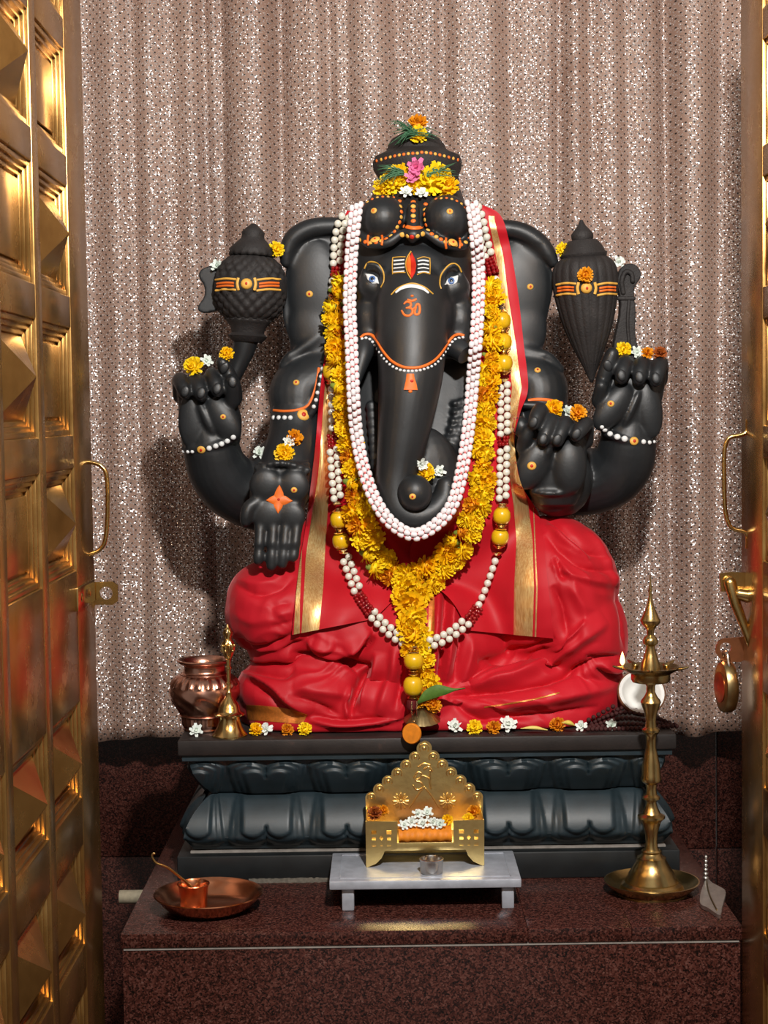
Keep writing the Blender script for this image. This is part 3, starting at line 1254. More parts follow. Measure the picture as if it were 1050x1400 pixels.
# lower right: fist holding a sweet
LY = -.105
B.rings(loft(rows_smooth([(598, 712, 800, LY - .004, -.03), (625, 706, 802, LY - .010, -.03), (650, 710, 800, LY - .012, -.03), (672, 722, 795, LY - .010, -.03), (690, 734, 786, LY, -.03)], 12), 28, 2.6))
pell(B, 730, 634, LY - .009, 23, 40, .015, -30)
pell(B, 779, 638, LY - .009, 24, 38, .015)
pell(B, 749, 616, LY - .012, 7, 20, .014, -20)
pell(B, 712, 583, LY - .006, 12, 14, .014)
for (x, y0, y1, dx, r) in ((737, 561, 580, -7, 10.5), (752, 576, 602, -9, 11), (772, 579, 603, -10, 10.5), (799, 580, 596, -11, 10.5)):
    finger(B, [(x + 3, y0 + 24, LY + .030, r - 1), (x + 3, y0 + 4, LY + .012, r), (x + 1, y0, LY - .008, r), (x + dx * .5, (y0 + y1) / 2, LY - .022, r), (x + dx, y1, LY - .028, r - 1.5)])
    pell(B, x + dx + .5, y1 - 1, LY - .034, 6.5, 9, .004, 20)
finger(B, [(715, 612, LY - .004, 10), (718, 600, LY - .014, 10), (722, 590, LY - .018, 9)])
for k in range(7):
    pell(B, 730 + 9 * k, 675 + (k - 3) ** 2 * -.3, LY - .012 + .0012 * (k - 3) ** 2, 5.5, 4.5, .006)
# lower left: open palm turned to the viewer, fingers pointing down
OY = -.125
B.rings(loft(rows_smooth([(632, 352, 424, OY + .004, -.06), (650, 345, 424, OY - .004, -.07), (680, 341, 420, OY - .010, -.085), (706, 346, 414, OY - .010, -.095), (724, 348, 412, OY - .006, -.10)], 12), 28, 2.8))
pell(B, 363, 664, OY - .004, 23, 24, .010)
pell(B, 402, 665, OY - .004, 22, 23, .009)
pell(B, 366, 705, OY - .008, 22, 20, .007)
pell(B, 399, 706, OY - .008, 20, 20, .007)
for (x, y1, dx) in ((356, 766, -3), (374, 774, -3), (391, 771, -5), (406, 762, -6)):
    finger(B, [(x, 718, OY - .004, 8.6), (x + dx * .3, 735, OY - .010, 7.4), (x + dx * .45, 743, OY - .012, 8.0), (x + dx * .6, 752, OY - .011, 7.2), (x + dx * .8, 760, OY - .014, 7.8), (x + dx, y1, OY - .014, 7.2)])
finger(B, [(352, 686, OY - .002, 10), (341, 694, OY - .006, 10), (337, 705, OY - .008, 9.5), (336, 713, OY - .008, 8)])
# bracelet of carved beads at the open palm's wrist
for k in range(9):
    f = k / 8
    pell(B, 352 + 68 * f, 640 - 8 * math.sin(PI * f) + 3 * f, OY + .006 - .010 * math.sin(PI * f), 5.5, 5.5, .008)
# forearm bands under the painted bracelets
ptube(B, [(251, 613, -.020, 4), (262, 614, -.036, 5.5), (290, 610, -.044, 5.5), (315, 602, -.036, 5.5), (324, 597, -.022, 4)], 10)
ptube(B, [(823, 586, -.022, 4), (830, 593, -.034, 5.5), (858, 602, -.043, 5.5), (884, 606, -.034, 5.5), (892, 604, -.020, 4)], 10)

V, N, Fc = fuse(B, .0026, 3, .5)
# the polished face and ears are worn smoother than the hands
qd = np.array([f if len(f) == 4 else (*f, f[0]) for f in Fc])
ed = np.vstack([qd[:, [0, 1]], qd[:, [1, 2]], qd[:, [2, 3]], qd[:, [3, 0]]])
pxv = proj(V)


def soft(lo, hi, x, e):
    return np.clip((x - lo) / e, 0, 1) * np.clip((hi - x) / e, 0, 1)


wf = soft(470, 660, pxv[:, 0], 12) * soft(342, 520, pxv[:, 1], 12)
we = (soft(395, 470, pxv[:, 0], 8) + soft(665, 745, pxv[:, 0], 8)) * soft(330, 510, pxv[:, 1], 10)
wp = soft(340, 425, pxv[:, 0], 6) * soft(648, 715, pxv[:, 1], 6) * .2 + soft(700, 810, pxv[:, 0], 6) * soft(615, 690, pxv[:, 1], 6) * .25
wt = np.clip(wf + we + wp, 0, 1)[:, None]
cnt = np.bincount(ed[:, 0], minlength=len(V)) + np.bincount(ed[:, 1], minlength=len(V))
for it in range(26):
    acc = np.zeros_like(V)
    for d_ in range(3):
        acc[:, d_] = np.bincount(ed[:, 0], V[ed[:, 1], d_], len(V)) + np.bincount(ed[:, 1], V[ed[:, 0], d_], len(V))
    V = V + (acc / cnt[:, None] - V) * wt * .6
body_t = add_surf(V, Fc)
part('body', mb_from(V, Fc), 'black_stone', stat, None)

# ---- tusks
q = MB()
ptube(q, [(499, 470, -.108, 15), (496, 486, -.122, 13), (490, 510, -.132, 8.5), (484, 535, -.140, 4.5), (482, 545, -.142, 2.5)], 20)
V, N, Fc = fuse(q, .002, 2)
tusk_t = add_surf(V, Fc)
part('tusk', mb_from(V, Fc), 'black_stone', stat, None, 'whole black tusk pointing down')
q = MB()
ptube(q, [(616, 472, -.104, 17), (628, 478, -.116, 15.5), (637, 485, -.124, 14)], 20, cap='flat')
add_surf(q.v, q.f)
part('tusk', q, 'black_stone', stat, 50, 'short broken black tusk')
# ---- the ball in the curl of the trunk
q = MB()
q.ell(P(567, 674, -.196), (S(24, -.19), S(24, -.19), S(25, -.19)), nu=32, nv=20)
add_surf(q.v, q.f)
part('sweet_ball', q, 'black_stone', stat, None, 'round stone sweet held in the trunk tip')

# ---- crown
q = MB()
cx0 = P(571, 225, .015)


def crown_rows():
    rows = []
    for (py, xl, xr) in ((292, 500, 640), (275, 506, 634), (258, 514, 628), (247, 519, 625), (240, 516, 627), (232, 511, 630), (222, 510, 631), (214, 513, 628), (209, 524, 616), (205, 530, 610), (198, 531, 607), (190, 536, 600), (183, 548, 590), (178, 560, 578)):
        w = S((xr - xl) / 2, .015)
        c = P((xl + xr) / 2, py, .015)
        rows.append([(c.x + w * math.cos(2 * PI * j / 48), .015 + w * .92 * math.sin(2 * PI * j / 48), c.z) for j in range(48)])
    return rows


q.rings(crown_rows())
add_surf(q.v, q.f)
crown = part('crown', q, 'carved_stone', stat, 35)

# ---- mace on the viewer's left
my = -.010
mc = P(342, 395, my)
q = MB()
ax = (P(345, 330, my) - P(338, 460, my)).normalized()
rotm = ax.to_track_quat('Z', 'Y').to_matrix()
k = S(1, my)


def lat(a, z):
    zz = z / k
    if abs(zz) > 44:
        return 1.0
    u = a * 18 / (2 * PI)
    v = zz / 8.5
    f = abs(math.sin(PI * (u + v * .5))) * abs(math.sin(PI * (u - v * .5)))
    if abs(zz - 5) < 9:
        return 1.025
    return 0.945 + 0.11 * f ** .6


prof = [(20, -52), (26, -47), (32, -42)]
for i in range(41):
    a = -0.94 + 1.86 * i / 40
    prof.append((49 * math.cos(a * PI / 2 * .92) ** .62, 47 * math.sin(a * PI / 2 * .92)))
prof += [(30, 44), (31, 48), (30, 54), (22, 62), (16, 68), (15, 72), (16, 76), (10, 82), (3, 88)]
prof = [(r * k, z * k) for r, z in prof if True]
q.lathe(prof, mc, 132, rotm, wob=lat)
add_surf(q.v, q.f)
mace = part('mace_head', q, 'carved_stone', stat, 180, 'stone mace head cut in a diamond lattice')
q = MB()
q.lathe([(r * k, z * k) for r, z in [(20, -72), (24, -68), (27, -64), (22, -60), (24, -52), (29, -46), (31, -44), (32, -40), (28, -37)]], mc, 40, rotm)
add_surf(q.v, q.f)
part('mace_collar', q, 'carved_stone', stat, 40)
q = MB()
ptube(q, [(337, 452, my, 19), (334, 475, my, 16), (327, 495, my, 13), (317, 518, my, 11), (300, 548, my + .004, 10)], 20)
add_surf(q.v, q.f)
part('mace_handle', q, 'black_stone', stat, None)


def slab(outline, Y0, Y1, name, mat, label=None, bev=.006):
    o2 = catmull([(a, c) for a, c in outline] + [outline[0]], 60)[:-1]
    bm = bmesh.new()
    ym = (Y0 + Y1) / 2
    vs = []
    for a, c in o2:
        p = P(a, c, ym)
        vs.append(bm.verts.new((p.x, Y0, p.z)))
    f = bm.faces.new(vs)
    r = bmesh.ops.extrude_face_region(bm, geom=[f])
    for v in r['geom']:
        if isinstance(v, bmesh.types.BMVert):
            v.co.y = Y1
    q = MB()
    q.bm(bm)
    V, N, Fc = fuse(q, .002, 6)
    add_surf(V, Fc)
    return part(name, mb_from(V, Fc), mat, stat, None, label)


slab([(300, 362), (288, 364), (275, 370), (273, 380), (280, 392), (280, 406), (274, 415), (271, 424), (280, 428), (298, 424), (312, 410), (316, 390), (312, 370)], -.012, .014, 'mace_scroll', 'black_stone', 'flat scroll carved beside the mace')

# ---- lotus bud on the viewer's right
lc = P(801, 400, my)
q = MB()
ax = (P(803, 330, my) - P(812, 470, my)).normalized()
rotl = ax.to_track_quat('Z', 'Y').to_matrix()


def rib(a, z):
    return 1.0 + 0.05 * (abs(math.sin(a * 10)) ** .5 - .6)


prof = [(2, -122), (9, -104), (20, -79), (30, -54), (36, -34), (40, -16), (43, 2), (44, 16), (43, 30), (39, 40), (31, 47)]
A = catmull(prof, 36)
q.lathe([(a[0] * k, a[1] * k) for a in A], lc, 176, rotl, wob=rib)
add_surf(q.v, q.f)
part('lotus_bud', q, 'carved_stone', stat, 180, 'ribbed stone lotus bud')
q = MB()
q.lathe([(r * k, z * k) for r, z in [(28, 44), (31, 47), (32, 51), (29, 56), (25, 64), (20, 70), (14, 71), (15, 74), (15, 79), (11, 84), (5, 91), (2, 98)]], lc, 40, rotl)
add_surf(q.v, q.f)
part('lotus_finial', q, 'carved_stone', stat, 40)
slab([(845, 372), (852, 363), (864, 361), (873, 368), (875, 380), (867, 392), (866, 405), (868, 430), (867, 455), (872, 480), (870, 500), (838, 505), (838, 470), (846, 430), (846, 405), (842, 388)], -.010, .016, 'lotus_stalk', 'carved_stone', 'curled stone stalk beside the lotus bud')
q = MB()
ptube(q, [(852, 400, -.010, 3.5), (850, 385, -.012, 3.5), (855, 372, -.012, 3.5), (863, 374, -.012, 3.5), (865, 384, -.012, 3.5)], 10)
ptube(q, [(846, 408, -.009, 3), (866, 408, -.009, 3)], 10)
ptube(q, [(860, 412, -.010, 2.5), (858, 440, -.010, 2.5), (860, 470, -.010, 2.5)], 10)
part('stalk_relief', q, 'carved_stone', stat, None)


# ================================================================ painted marks on the stone
def surf_pts(pts, num, lift=.0005, trees=None):
    A = catmull([(a, c) for a, c in pts], num)
    out = []
    last = None
    for a, c in A:
        h = hit(a, c, trees)
        if h is None:
            h = (P(a, c, last if last is not None else -.1), Vector((0, -1, 0)))
        last = h[0].y
        out.append((h[0] + h[1] * lift, h[1]))
    return out


def stroke(q, pts, w, num=None, lift=.0004, mi=0, closed=False, th=.0012):
    """A painted line: a low flattened tube hugging the surface; w = half width in pixels (or list)."""
    L = len(pts)
    num = num or max(6, L * 6)
    S_ = surf_pts(pts, num, lift)
    ws = [w] * num if not hasattr(w, '__len__') else list(np.interp(np.linspace(0, 1, num), np.linspace(0, 1, len(w)), w))
    ring = []
    for i, (p, n) in enumerate(S_):
        a = S_[max(i - 1, 0)][0]
        c = S_[min(i + 1, num - 1)][0]
        t_ = (c - a)
        t_ = t_.normalized() if t_.length > 1e-9 else Vector((1, 0, 0))
        s = t_.cross(n)
        s = s.normalized() if s.length > 1e-6 else Vector((0, 0, 1))
        r = max(S(ws[i], p.y), 1e-4)
        ring.append([p + s * r * math.cos(x) + n * th * math.sin(x) for x in (0, PI * .25, PI * .5, PI * .75, PI, PI * 1.5)])
    q.rings(ring, mi=mi)
    return q


def blob(q, px, py, rx, ry, ang=0.0, mi=0, th=.0016, n=14, lift=0.0):
    """A painted dab: a low dome on the surface."""
    h = hit(px, py)
    if h is None:
        return
    p, nn = h
    R = face_rot(nn)
    ex = Vector((1, 0, 0)) - nn * nn.x
    ex.normalize()
    ez = nn.cross(ex) * -1
    if ez.z < 0:
        ez = -ez
    ca, sa = math.cos(math.radians(ang)), math.sin(math.radians(ang))
    a1 = ex * ca + ez * sa
    a2 = ez * ca - ex * sa
    s = S(1, p.y)
    rings = []
    for (f, hh) in ((1.0, -.001), (1.0, .0), (.8, .65), (.45, .95), (.02, 1.0)):
        rings.append([p + nn * (hh * th + lift) + a1 * rx * s * f * math.cos(2 * PI * j / n) + a2 * ry * s * f * math.sin(2 * PI * j / n) for j in range(n)])
    q.rings(rings, mi=mi)


def mark(name, q, mats, label=None, parent=None):
    return part(name, q, mats, parent or stat, 60, label)


# finger nails
for (a, c, ang) in ((253, 535, 14), (275, 537, 16), (297, 531, 14), (318, 522, -6), (307, 503, 30), (850, 513, -8), (874, 515, -8), (897, 517, -8), (831, 500, -18), (729, 577, 24), (743, 600, 20), (762, 601, 24), (788, 593, 32)):
    q = MB()
    blob(q, a, c, 6.0, 8.0, -ang, th=.0016, n=16)
    mark('nail', q, 'black_stone')
# om on the trunk root
q = MB()
om = [[(552, 416), (556, 412.5), (561, 414), (561.5, 418.5), (557, 421), (555, 421)],
      [(556, 421), (562.5, 422), (564, 427), (559.5, 431.5), (553, 430.5), (549, 424.5)],
      [(563, 422.5), (567, 421), (570, 416), (573, 416.5), (574, 423), (572.5, 429), (568, 430), (567, 425.5), (569, 420)],
      [(557, 409.5), (563, 411.5), (569.5, 409)]]
for s_ in om:
    stroke(q, s_, [1.0, 1.7, 1.7, 1.7, 1.2], 26)
blob(q, 563.5, 404.5, 2.4, 1.8)
mark('om_sign', q, 'paint_orange', 'orange om sign painted on the trunk root')
# tilak
q = MB()
ol = catmull([(563, 345), (567.5, 352), (569.5, 362), (568, 372), (563, 382), (558, 373), (556, 362), (558, 352), (563, 345)], 40)
ctr = hit(563, 362)[0]
stroke(q, [(563, 346), (563, 354), (563, 363), (563, 372), (563, 381)], [.5, 4.5, 6.2, 4.8, .5], 24, .0006, th=.0016)
mark('tilak_drop', q, 'paint_red', 'red drop of the forehead mark')
q = MB()
stroke(q, [(560, 349), (559.5, 355), (559, 363), (560, 371), (561.5, 377)], [.4, 2.6, 3.6, 2.6, .4], 20, .0014, th=.0014)
mark('tilak_flame', q, 'paint_orange')
q = MB()
stroke(q, [(562, 344), (557, 352), (554.8, 362), (557, 373), (562, 382)], .9, 24, .0008)
for sx in (-1, 1):
    x0, x1 = (537, 554.5) if sx < 0 else (570, 587.5)
    for y_ in (352.5, 374):
        stroke(q, [(x0, y_ + (2 if sx > 0 else 0)), ((x0 + x1) / 2, y_ - 1), (x1, y_ - (1 if sx < 0 else -1))], .8, 12)
    xo = x0 if sx < 0 else x1
    stroke(q, [(xo, 353), (xo - sx * -.5, 363), (xo, 375)], .8, 12)
mark('tilak_outline', q, 'paint_gold')
for sx in (-1, 1):
    q = MB()
    x0, x1 = (538.5, 553) if sx < 0 else (571, 586)
    for i in range(4):
        y_ = 356 + i * 5.2
        stroke(q, [(x0, y_ + (1.2 if sx > 0 else .6)), ((x0 + x1) / 2, y_), (x1, y_ - (.6 if sx < 0 else -1.2))], 1.15, 10)
    mark('tilak_stripes', q, 'paint_white', 'white horizontal stripes of the forehead mark')
# nose arch
q = MB()
stroke(q, [(541, 400), (550, 393.5), (563, 391), (577, 394), (586, 400.5)], [1.5, 2.6, 2.8, 2.6, 1.5], 30)
mark('arch_line', q, 'paint_white')
q = MB()
stroke(q, [(535, 403), (545, 393.5), (563, 387.5), (580, 392.5), (592, 402)], 1.0, 30)
mark('arch_line', q, 'paint_gold')
# eyes
for (ex, ey, sx) in ((509, 381.5, 1), (617, 384, -1)):
    eye = MB()
    h = hit(ex, ey)
    # an almond eyeball set in the socket
    for kx in range(1):
        stroke(eye, [(ex - 9 * 1, ey - 6 * sx if sx > 0 else ey + 5), (ex - 3, ey - (2.5 if sx > 0 else -2.5)), (ex + 3, ey + (2 if sx > 0 else -1)), (ex + 9, ey + (6 if sx > 0 else -6))], [.6, 5.4, 6.0, .8], 24, .0008, th=.003)
    eo = mark('eye', eye, 'paint_white', 'white almond-shaped painted eye')
    SURF.append(BVHTree.FromPolygons([tuple(Vector(v) + wloc(eo)) for v in [w.co[:] for w in eo.data.vertices]], [tuple(p.vertices) for p in eo.data.polygons]))
    q = MB()
    blob(q, ex, ey, 4.6, 4.8, th=.0008, lift=.0006)
    mark('iris', q, 'eye_blue', None, eo)
    q = MB()
    blob(q, ex, ey, 2.2, 2.3, th=.0008, lift=.0014)
    mark('pupil', q, 'eye_black', None, eo)
q = MB()
stroke(q, [(498.5, 367), (502, 360), (508, 358), (517, 361), (524, 372), (525, 384), (521, 393)], 1.1, 40)
mark('brow_line', q, 'paint_gold')
q = MB()
stroke(q, [(631, 372), (627, 364), (620, 360.5), (612, 364), (603, 376), (601, 388), (603, 395)], 1.1, 40)
mark('brow_line', q, 'paint_gold')
# dome dots
for (a, c) in ((511, 288), (615, 289)):
    q = MB()
    blob(q, a, c, 4.6, 4.2)
    dd = mark('painted_dot', q, 'paint_yellow')
    q = MB()
    blob(q, a, c, 2.0, 2.2, lift=.0012)
    mark('dot_centre', q, 'paint_orange', None, dd)
# dotted headband: a row of dabs round each dome and down the centre
band = []
loopL = catmull([(546, 275), (548, 283), (549, 294), (546, 305), (539, 317), (530, 325), (515, 331), (500, 331), (490, 326), (486, 314), (487, 300), (492, 287), (500, 278), (512, 271), (526, 269), (538, 270)], 27)
loopR = catmull([(582, 279), (580, 290), (581, 302), (585, 314), (592, 321), (601, 326), (612, 332), (626, 335), (637, 331), (643, 322), (644, 310), (642, 297), (636, 284), (627, 276), (612, 271), (596, 272)], 27)
for L in (loopL, loopR):
    for i, (a, c) in enumerate(L):
        band.append((a, c, 3.2 if i < 14 else 2.2, i % 2))
for i, y_ in enumerate((276, 282, 288, 295, 302)):
    band.append((565, y_, 3.6, i % 2))
for (a, c, r, kk) in band:
    q = MB()
    blob(q, a, c, r, r * .9)
    mark('band_dot', q, 'paint_yellow' if kk else 'paint_orange')
for (a, c) in ((513, 328), (619, 332)):
    q = MB()
    blob(q, a, c, 7, 6.2, lift=.001)
    dd = mark('band_medallion', q, 'paint_yellow')
    q = MB()
    blob(q, a, c, 1.8, 1.8, lift=.0022)
    mark('dot_centre', q, 'paint_red', None, dd)
    for s_ in (-1, 1):
        q = MB()
        stroke(q, [(a + s_ * 9, c - 7), (a + s_ * 10, c), (a + s_ * 9, c + 7)], 1.6, 10, .001)
        mark('band_bar', q, 'paint_orange')
q = MB()
stroke(q, [(551, 309), (565, 312), (577, 311)], 2.6, 16, .001)
mark('jewel_bar', q, 'paint_orange')
for (a, c, r, m_) in ((550, 321, 4, 'paint_yellow'), (557, 323, 3.4, 'paint_yellow'), (563, 324, 3.6, 'paint_red'), (571, 323, 3.4, 'paint_yellow'), (578, 320, 4, 'paint_yellow')):
    q = MB()
    blob(q, a, c, r, r * .9)
    mark('jewel_dot', q, m_)
# band across the trunk between the tusks
cur = [(493, 462), (499, 457.5), (508, 458), (516, 467), (524, 480), (535, 493), (549, 501), (563, 503), (578, 501), (592, 494), (602, 484), (611, 471), (619, 461), (627, 457), (634, 459)]
q = MB()
stroke(q, cur, 2.0, 80, .0006, th=.002)
mark('trunk_band', q, 'paint_orange', 'orange line painted across the trunk')
for i, (a, c) in enumerate(catmull([(495, 463), (502, 462), (509, 467), (518, 481), (528, 494), (540, 503), (553, 507), (569, 507), (582, 504), (595, 498), (606, 486), (614, 473), (622, 464), (633, 461)], 33)):
    q = MB()
    blob(q, a, c, 2.3, 1.9)
    mark('white_dot', q, 'paint_white')
# painted bell below the band
q = MB()
stroke(q, [(561, 511), (561, 517), (561.5, 525), (561.5, 533)], [5, 6, 8, 9.5], 14, .0006, th=.0016)
blob(q, 561, 535, 3, 2.4)
mark('painted_bell', q, 'paint_orange', 'small orange bell painted on the trunk')
q = MB()
blob(q, 563, 521, 2.6, 2.2, lift=.0016)
mark('bell_centre', q, 'paint_red')
# armlets and bracelets
q = MB()
stroke(q, [(374, 561), (390, 562), (408, 560), (421, 554), (428, 540), (433, 522), (436, 503)], 1.8, 40)
mark('armlet_line', q, 'paint_orange', 'orange armlet line painted on the shoulder')
q = MB()
stroke(q, [(722, 547), (735, 546), (750, 547), (769, 551)], 2.2, 24)
mark('armlet_line', q, 'paint_orange', 'orange armlet line painted on the shoulder')


def dots(lst, r):
    for it in lst:
        q = MB()
        rr = it[2] if len(it) > 2 else r
        blob(q, it[0], it[1], rr, rr, th=.003)
        mark('white_dot', q, 'paint_white')


dots([(374, 571), (381, 571), (389, 571), (397, 571)], 3.4)
dots([(429, 556), (432, 547), (434, 537), (437, 526), (439, 515), (441, 504)], 3.0)
dots([(251, 617, 2.6), (257, 617.5, 2.6), (263, 617.5, 2.6), (286, 613), (295, 610), (303, 607), (311, 603), (319, 598)], 3.8)
dots([(823, 584, 3), (827, 588, 3.6), (834, 593, 4), (844, 597, 4.4), (854, 600, 4.4), (880, 604, 3.6), (888, 605, 3), (894, 604, 2.4)], 3.6)
for (a, c, r) in ((415, 567, 9), (275, 615, 6), (867, 603, 6.4), (305, 570, 4.2), (755, 638, 0), (727, 637, 6.4), (835, 552, 5), (402, 670, 4.5), (423, 402, 5), (725, 392, 4.6), (405, 523, 4.6), (735, 506, 4.6), (564, 679, 4.8)):
    if not r:
        continue
    q = MB()
    blob(q, a, c, r, r * .92, th=.0022)
    dd = mark('painted_dot', q, 'paint_yellow')
    q = MB()
    blob(q, a, c, r * .36, r * .4, lift=.0018)
    mark('dot_centre', q, 'paint_red', None, dd)
# four-petalled flower on the palm
q = MB()
for (tx, ty) in ((382, 663), (400, 685), (380, 702), (364, 684)):
    stroke(q, [(381, 683.5), ((381 + tx) / 2, (683.5 + ty) / 2), (tx, ty)], [7.5, 6.0, .4], 14, .0006, th=.0018)
pf = mark('palm_flower', q, 'paint_orange', 'orange four-petalled flower painted on the open palm')
q = MB()
blob(q, 381, 683, 2, 2, lift=.002)
mark('dot_centre', q, 'paint_red', None, pf)
# crown rim dots
for i in range(19):
    f = i / 18
    a = 515 + 111 * f
    h = 217 - 14 * math.sin(PI * f) + 2
    q = MB()
    blob(q, a, 216.5 - 10.5 * math.sin(PI * f) + (2.0 if f > .5 else 3.5), 2.4, 2.4)
    mark('crown_dot', q, 'paint_yellow' if i % 2 else 'paint_orange', None, crown)
# belts on mace and lotus bud
for (ca, cc, x0, x1, s0) in ((337, 389, 295, 385, 3), (802, 395, 761, 845, -3)):
    par = mace
    for dy in (-8, 6.5):
        for (a0, a1) in ((x0, ca - 14), (ca + 14, x1 - 2)):
            q = MB()
            stroke(q, [(a0, cc + dy + (s0 if s0 > 0 else 4) * .6), ((a0 + a1) / 2, cc + dy), (a1, cc + dy + 1)], 1.5, 14, .0008)
            mark('belt_line', q, 'paint_yellow')
    for dy in (-2.5, 1.6):
        for (a0, a1) in ((x0 + 2, ca - 17), (ca + 17, x1 - 4)):
            q = MB()
            stroke(q, [(a0, cc + dy + 1.5), ((a0 + a1) / 2, cc + dy), (a1, cc + dy + .5)], 1.5, 14, .0008)
            mark('belt_stripe', q, 'paint_orange')
    q = MB()
    blob(q, ca, cc - 1, 8, 7.6, th=.004)
    dd = mark('belt_medallion', q, 'paint_yellow')
    q = MB()
    blob(q, ca, cc - 1, 1.8, 2.2, lift=.0036)
    mark('dot_centre', q, 'paint_red', None, dd)
    for s_ in (-1, 1):
        q = MB()
        stroke(q, [(ca + s_ * 11, cc - 9), (ca + s_ * 12.5, cc - 1), (ca + s_ * 11, cc + 7)], 2.0, 10, .001)
        mark('belt_bar', q, 'paint_yellow')

# ================================================================ red silk wrap over the lap
B = MB()
LZ = ZT
pell(B, 392, 836, -.045, 86, 74, .110)                 # thigh and knee on the left
pell(B, 372, 822, -.040, 64, 58, .105)
pell(B, 470, 850, -.03, 120, 70, .120)
pell(B, 425, 940, -.055, 104, 58, .115)                # shin on the left
pell(B, 385, 955, -.03, 66, 52, .10)
pell(B, 570, 880, -.045, 130, 100, .115)               # middle
pell(B, 560, 950, -.055, 150, 50, .115)
pell(B, 755, 820, -.035, 92, 118, .115)                # thigh on the right
pell(B, 790, 868, -.035, 70, 90, .115)
pell(B, 715, 945, -.055, 132, 60, .112)                # shin on the right
pell(B, 775, 942, -.035, 82, 62, .11)
pell(B, 570, 790, .03, 200, 130, .125)                 # hips
# the spread hem on the plinth
rows = []
for (z, g) in ((LZ + .0005, 0), (LZ + .016, 0), (LZ + .045, -.012)):
    r = []
    for (a, Y) in ((338, -.02), (345, -.12), (400, -.158), (480, -.166), (570, -.163), (650, -.166), (740, -.160), (815, -.128), (838, -.05), (835, .08), (700, .15), (450, .15), (345, .08)):
        p = P(a, 985, Y)
        r.append((p.x * (1 + g * .6), Y + (-g if Y < 0 else g) * .8, z))
    A = catmull([tuple(x) for x in r] + [tuple(r[0])], 60)[:-1]
    rows.append([tuple(x) for x in A])
B.rings(rows)
V, N, Fc = fuse(B, .0029, 24, .5)
# folds: ridges and valleys traced as strokes (pixels): points, half width, height in mm (positive = ridge)
FOLDS = [
    # left knee and thigh
    ([(323, 801), (350, 812), (378, 806), (404, 788)], 10, -4), ([(318, 790), (345, 798), (376, 794), (400, 776)], 9, 3),
    ([(312, 830), (345, 850), (390, 846), (408, 832)], 14, 1.5), ([(368, 833), (384, 826), (400, 824)], 9, -2), ([(370, 856), (390, 852), (404, 848)], 9, -2),
    ([(375, 842), (392, 838), (404, 836)], 9, 2),
    ([(318, 872), (345, 886), (375, 880), (404, 866)], 9, -8), ([(322, 888), (350, 893), (390, 884), (420, 872)], 7, -6),
    ([(330, 880), (352, 889), (380, 886), (402, 878)], 5, 5),
    # shin on the left
    ([(320, 906), (350, 898), (385, 894), (420, 902), (460, 914), (495, 932)], 14, 8),
    ([(325, 912), (350, 918), (385, 922), (404, 912)], 9, -6),
    ([(322, 914), (352, 928), (375, 942), (395, 960), (425, 978)], 8, 6), ([(335, 930), (360, 946), (380, 966), (410, 984)], 10, -5),
    ([(395, 888), (430, 896), (470, 905), (508, 912)], 8, -10), ([(420, 872), (440, 890), (470, 890), (500, 876)], 7, 7), ([(430, 878), (445, 882), (460, 880)], 6, 5),
    ([(470, 886), (490, 880), (508, 862)], 6, 6), ([(480, 892), (497, 886), (512, 870)], 5, -5),
    ([(400, 940), (440, 946), (480, 950)], 12, 4), ([(395, 950), (430, 962), (470, 980)], 8, -4),
    # vertical bulge left of the middle
    ([(515, 892), (512, 920), (500, 945), (492, 975)], 9, 8), ([(505, 905), (494, 930), (482, 960), (480, 985)], 6, -8),
    ([(540, 880), (538, 920), (525, 955), (515, 985)], 12, 6), ([(548, 890), (548, 930), (540, 970)], 6, -5),
    ([(480, 938), (472, 960), (478, 988)], 6, 5), ([(420, 984), (460, 992), (520, 988), (555, 978)], 6, 6), ([(425, 978), (470, 984), (530, 980)], 5, -5),
    # pleats in the middle
    ([(600, 800), (596, 860), (590, 930), (585, 985)], 6, 7), ([(610, 800), (607, 860), (600, 930), (598, 985)], 5, -7), ([(620, 800), (617, 850), (612, 900), (606, 940)], 6, 7),
    ([(634, 840), (630, 880), (620, 930)], 7, -6), ([(646, 870), (640, 900), (625, 940)], 8, 5),
    # shin on the right
    ([(615, 942), (660, 936), (706, 926), (750, 905), (790, 880), (830, 850)], 13, 9), ([(612, 952), (660, 948), (710, 942), (760, 928), (800, 910), (840, 895)], 8, -8),
    ([(618, 970), (660, 966), (710, 962), (760, 955), (810, 945), (846, 935)], 15, 7), ([(640, 985), (700, 980), (760, 976), (820, 966)], 7, -4),
    ([(650, 905), (690, 902), (730, 896), (770, 876)], 10, -8), ([(690, 890), (730, 884), (760, 870)], 7, -5), ([(745, 890), (775, 876), (800, 850)], 6, 5),
    ([(620, 958), (640, 975), (670, 988)], 7, -5),
    ([(820, 905), (836, 916), (852, 912)], 6, 6), ([(815, 914), (832, 924), (850, 922)], 4, -6), ([(800, 898), (826, 900), (850, 896)], 5, -5),
    # thigh on the right
    ([(742, 700), (775, 730), (800, 750), (830, 765)], 7, -6), ([(745, 730), (778, 764), (805, 778), (838, 782)], 8, -5), ([(748, 716), (778, 746), (806, 764)], 7, 6),
    ([(752, 770), (790, 790), (840, 800)], 10, 5), ([(756, 800), (770, 830), (776, 870)], 8, -5), ([(770, 790), (795, 830), (800, 880)], 14, 5),
    ([(760, 760), (768, 784), (776, 790)], 5, -5), ([(838, 800), (852, 840), (856, 890)], 8, -4), ([(800, 720), (826, 760), (846, 820)], 9, 4),
]
px = proj(V)
disp = np.zeros(len(V))
